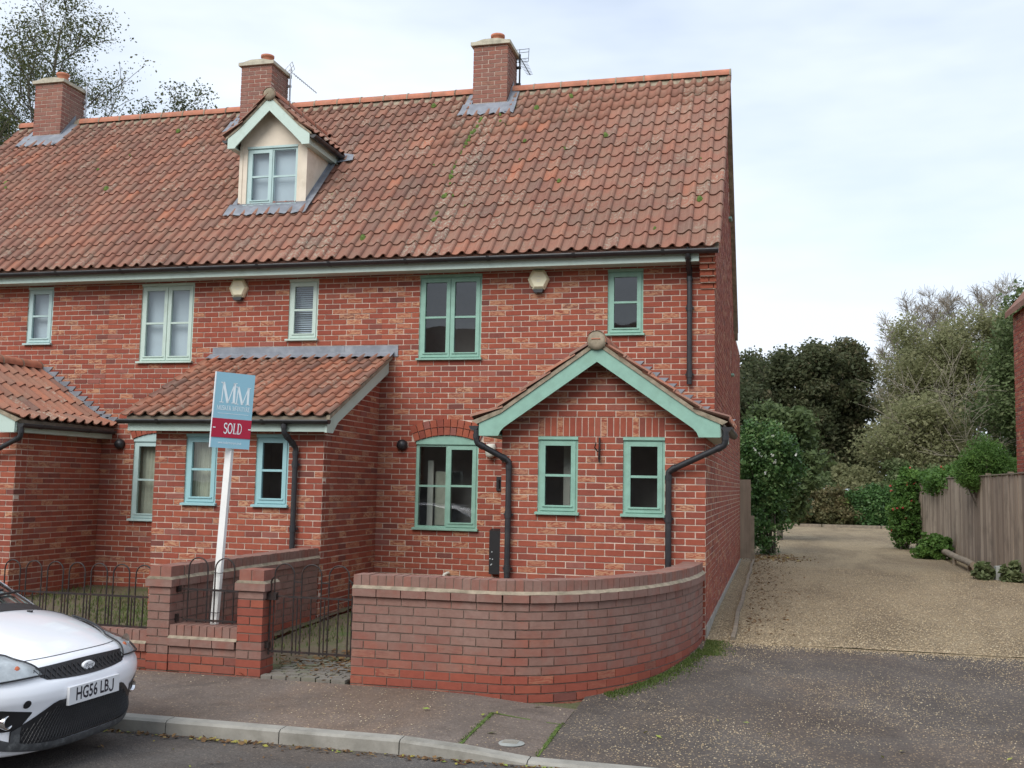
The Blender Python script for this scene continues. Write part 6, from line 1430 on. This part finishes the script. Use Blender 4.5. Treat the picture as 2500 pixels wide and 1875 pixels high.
# ------------------------------------------------------------------ loose stones, leaves, grass
def chips(name, n, xf, yf, size, mat, zoff=.0, tone=(.2, 1), keep=None, label=None):
    X_ = xf(n); Y_ = yf(n)
    if keep is not None: k = keep(X_, Y_); X_, Y_ = X_[k], Y_[k]
    n = len(X_); Z_ = np.array([gz(a, b) for a, b in zip(X_, Y_)])+zoff; s = size*RNG.uniform(.5, 1.5, n); base = np.array([(1, 0, 0), (0, 1, 0), (-1, 0, 0), (0, -1, 0), (0, 0, .75), (0, 0, -.4)]); ang = RNG.uniform(0, 6.28, n); c, sn = np.cos(ang), np.sin(ang)
    B_ = base[None]*np.stack([s, s*RNG.uniform(.5, .9, n), s*RNG.uniform(.5, .9, n)], 1)[:, None, :]; V = np.stack([B_[..., 0]*c[:, None]-B_[..., 1]*sn[:, None], B_[..., 0]*sn[:, None]+B_[..., 1]*c[:, None], B_[..., 2]], -1)+np.stack([X_, Y_, Z_], 1)[:, None, :]
    f = np.array([(0, 1, 4), (1, 2, 4), (2, 3, 4), (3, 0, 4), (1, 0, 5), (2, 1, 5), (3, 2, 5), (0, 3, 5)]); F_ = (f[None]+6*np.arange(n)[:, None, None]).reshape(-1, 3); pc = np.repeat(RNG.uniform(*tone, n), 6)[:, None]*np.ones((1, 3))
    return tag(npmesh(name, V.reshape(-1, 3), F_, mat, None, pc), label, None, None, 'stuff')
U = lambda a, b: (lambda n: RNG.uniform(a, b, n))
near = lambda a, b, p=2.0: (lambda n: a+(b-a)*RNG.random(n)**p)
chips('gravel_stones', 42000, U(.02, 5.6), near(-1.92, 9.0, 1.6), .0085, 'stone_chip', .008, (.1, .95), None, 'loose buff gravel over the drive')
clumpf = lambda X_, Y_: (np.sin(X_*2.3+1)*np.sin(Y_*1.9)+.35*np.sin(X_*6.1+Y_*4.7)+.3*np.sin(X_*.9-Y_*1.3)+RNG.normal(0, .4, len(X_))) > .1
chips('apron_chips', 22000, U(-.8, 6.5), U(-6.4, -1.95), .0062, 'stone_chip', .002, (.25, 1), clumpf, 'pale gravel chips scattered on the tarmac apron')
chips('edge_spill', 3500, U(.1, 5.5), lambda n: -1.95-np.abs(RNG.normal(0, .16, n)), .0075, 'stone_chip', .003, (.2, .95), None, 'gravel spilled over the edge of the drive')
chips('pavement_chips', 2600, U(-9, -.8), U(-6.42, -5.08), .0062, 'stone_chip', .003, (.4, 1), clumpf, 'pale gravel chips scattered on the pavement')
def litter(name, n, X_, Y_, size, label, zoff=.006, tone=(0, .8), zf=None):
    P = np.stack([X_, Y_, np.array([(zf or gz)(a, b) for a, b in zip(X_, Y_)])+zoff+RNG.uniform(0, .012, len(X_))], 1); a = RNG.uniform(0, 6.28, len(P)); L_ = np.stack([np.cos(a), np.sin(a), RNG.normal(0, .25, len(P))], 1); W_ = np.stack([-np.sin(a), np.cos(a), RNG.normal(0, .3, len(P))], 1); s = size*RNG.uniform(.5, 1.5, len(P))[:, None]
    V = np.stack([P-L_*s, P+W_*s*.5+np.array([0, 0, .004]), P+L_*s, P-W_*s*.5], 1).reshape(-1, 3); pc = np.repeat(RNG.uniform(*tone, len(P)), 4)[:, None]*np.ones((1, 3)); return tag(npmesh(name, V, np.arange(4*len(P)).reshape(-1, 4), 'leaf_brown', None, pc), label, None, None, 'stuff')
zroad = lambda x, y: -.302+.05*(1-((y+9.46)/2.95)**2)
n = 520; litter('gutter_leaves', n, RNG.uniform(-4.2, .6, n), -6.60-np.abs(RNG.normal(0, .055, n)), .019, 'brown fallen leaves along the kerb', .004, (0, 1), zroad)
n = 60; litter('road_leaves', n, RNG.uniform(-4, 1.5, n), RNG.uniform(-7.6, -6.7, n), .018, 'few leaves lying on the road', .004, (.2, 1), zroad)
n = 420; litter('path_leaves', n, RNG.normal(-3.2, .25, n), RNG.normal(-4.3, .28, n), .030, 'brown leaves drifted behind the garden gate', .02)
n = 900; litter('drive_leaves', n, .30+np.abs(RNG.normal(0, .35, n)), RNG.uniform(-1.4, 12.5, n), .022, 'dead leaves along the timber edging of the drive', .008, (0, .6))
n = 500; litter('shrub_leaves', n, RNG.normal(.7, .35, n), RNG.normal(11.6, .7, n), .035, 'leaf litter below the flowering shrub', .01, (.2, .9))
n = 14; litter('pavement_leaves', n, RNG.uniform(-2.5, 2.5, n), RNG.uniform(-6.3, -4.9, n), .028, 'single green leaves on the tarmac', .008, (.9, 1))
def blades(name, X_, Y_, h, label, tone=(0, 1), lean=.5, w=.006):
    n = len(X_); P = np.stack([X_, Y_, np.array([gz(a, b) for a, b in zip(X_, Y_)])], 1); hh = h*RNG.uniform(.4, 1.3, n)[:, None]; a = RNG.uniform(0, 6.28, n); D_ = np.stack([np.cos(a), np.sin(a), np.zeros(n)], 1); W_ = np.stack([-np.sin(a), np.cos(a), np.zeros(n)], 1)*w; T_ = P+np.array([0, 0, 1])*hh+D_*hh*lean*RNG.random((n, 1)); V = np.stack([P-W_, P+W_, T_], 1).reshape(-1, 3); pc = np.repeat(RNG.uniform(*tone, n), 3)[:, None]*np.ones((1, 3))
    return tag(npmesh(name, V, np.arange(3*n).reshape(-1, 3), 'grass_blade', None, pc), label, None, None, 'stuff')
n = 12000; X_ = RNG.uniform(-9, -4.9, n); Y_ = RNG.uniform(-4.7, -.1, n); k = (np.sin(X_*1.7)+np.sin(Y_*2.1+X_)+RNG.normal(0, .7, n)) > -.1; blades('garden_grass', X_[k], Y_[k], .06, 'thin patchy grass in the middle front garden')
n = 5000; X_ = RNG.uniform(-4.5, -.6, n); Y_ = RNG.uniform(-4.6, -.1, n); k = (np.sin(X_*2.7)+np.sin(Y_*2.6+X_)+RNG.normal(0, .7, n)) > .4; blades('garden_weeds', X_[k], Y_[k], .055, 'weeds in the front garden behind the gate')
n = 2600; t_ = RNG.uniform(.12, .62, n)*math.pi/2; rad_ = np.abs(RNG.normal(0, .09, n))+.015; X_ = -1.6+1.58*np.cos(t_)+rad_*np.cos(t_); Y_ = -1.85-3.15*np.sin(t_)-rad_*np.sin(t_); blades('wall_foot_moss', X_, Y_, .022, 'moss and short grass along the foot of the curved wall', (.2, .7), .8, .006)
n = 2200; X_ = np.abs(RNG.normal(0, .10, n))+.02; Y_ = RNG.uniform(-2.75, -1.9, n); blades('corner_moss', X_, Y_, .02, 'green moss where the wall meets the drive', (.3, .9), .8, .007)
n = 700; X_ = np.concatenate([RNG.normal(-1.41, .012, n//2), RNG.normal(-.85, .012, n//2)]); Y_ = RNG.uniform(-6.42, -5.5, n); blades('joint_moss', X_, Y_, .010, 'moss in the pavement joints', (.3, .7), .8, .005)
n = 900; X_ = RNG.uniform(-3.62, -2.88, n); Y_ = RNG.uniform(-5.03, -4.2, n); blades('sett_moss', X_, Y_, .03, 'moss and weeds between the path setts', (.2, .8), .8, .005)

# ------------------------------------------------------------------ the other side of the road, seen only as reflections in the panes
op = thing('house_across_road', (-3, -24, -.2), 'brick house across the road, seen only as dark reflections in the windows', 'house')
m = MB(); m.box(-17, 9, -29, -24, -.4, 4.6); m.build('wall', simple('brick_far', (.27, .20, .165), .9, .3, 3).m, op)
m = MB(); m.prism([(-23.6, 4.55), (-26.5, 7.9), (-29.4, 4.55)], 'x', -17.2, 9.2); m.build('roof', 'pantile', op, (.3, 0, 0))
for x_ in (-15, -11.5, -8, -4.6, -1.0, 2.4, 6):
    for z_ in (.9, 3.2):
        m = MB(); m.box(x_-.5, x_+.5, -23.99, -23.93, z_, z_+1.15); w = m.build('window', 'white_plastic', op); m = MB(); [m.box(x_-.44+.46*k, x_-.04+.46*k, -23.929, -23.92, z_+.06, z_+1.09) for k in (0, 1)]; m.build('pane', 'trim_black', w)
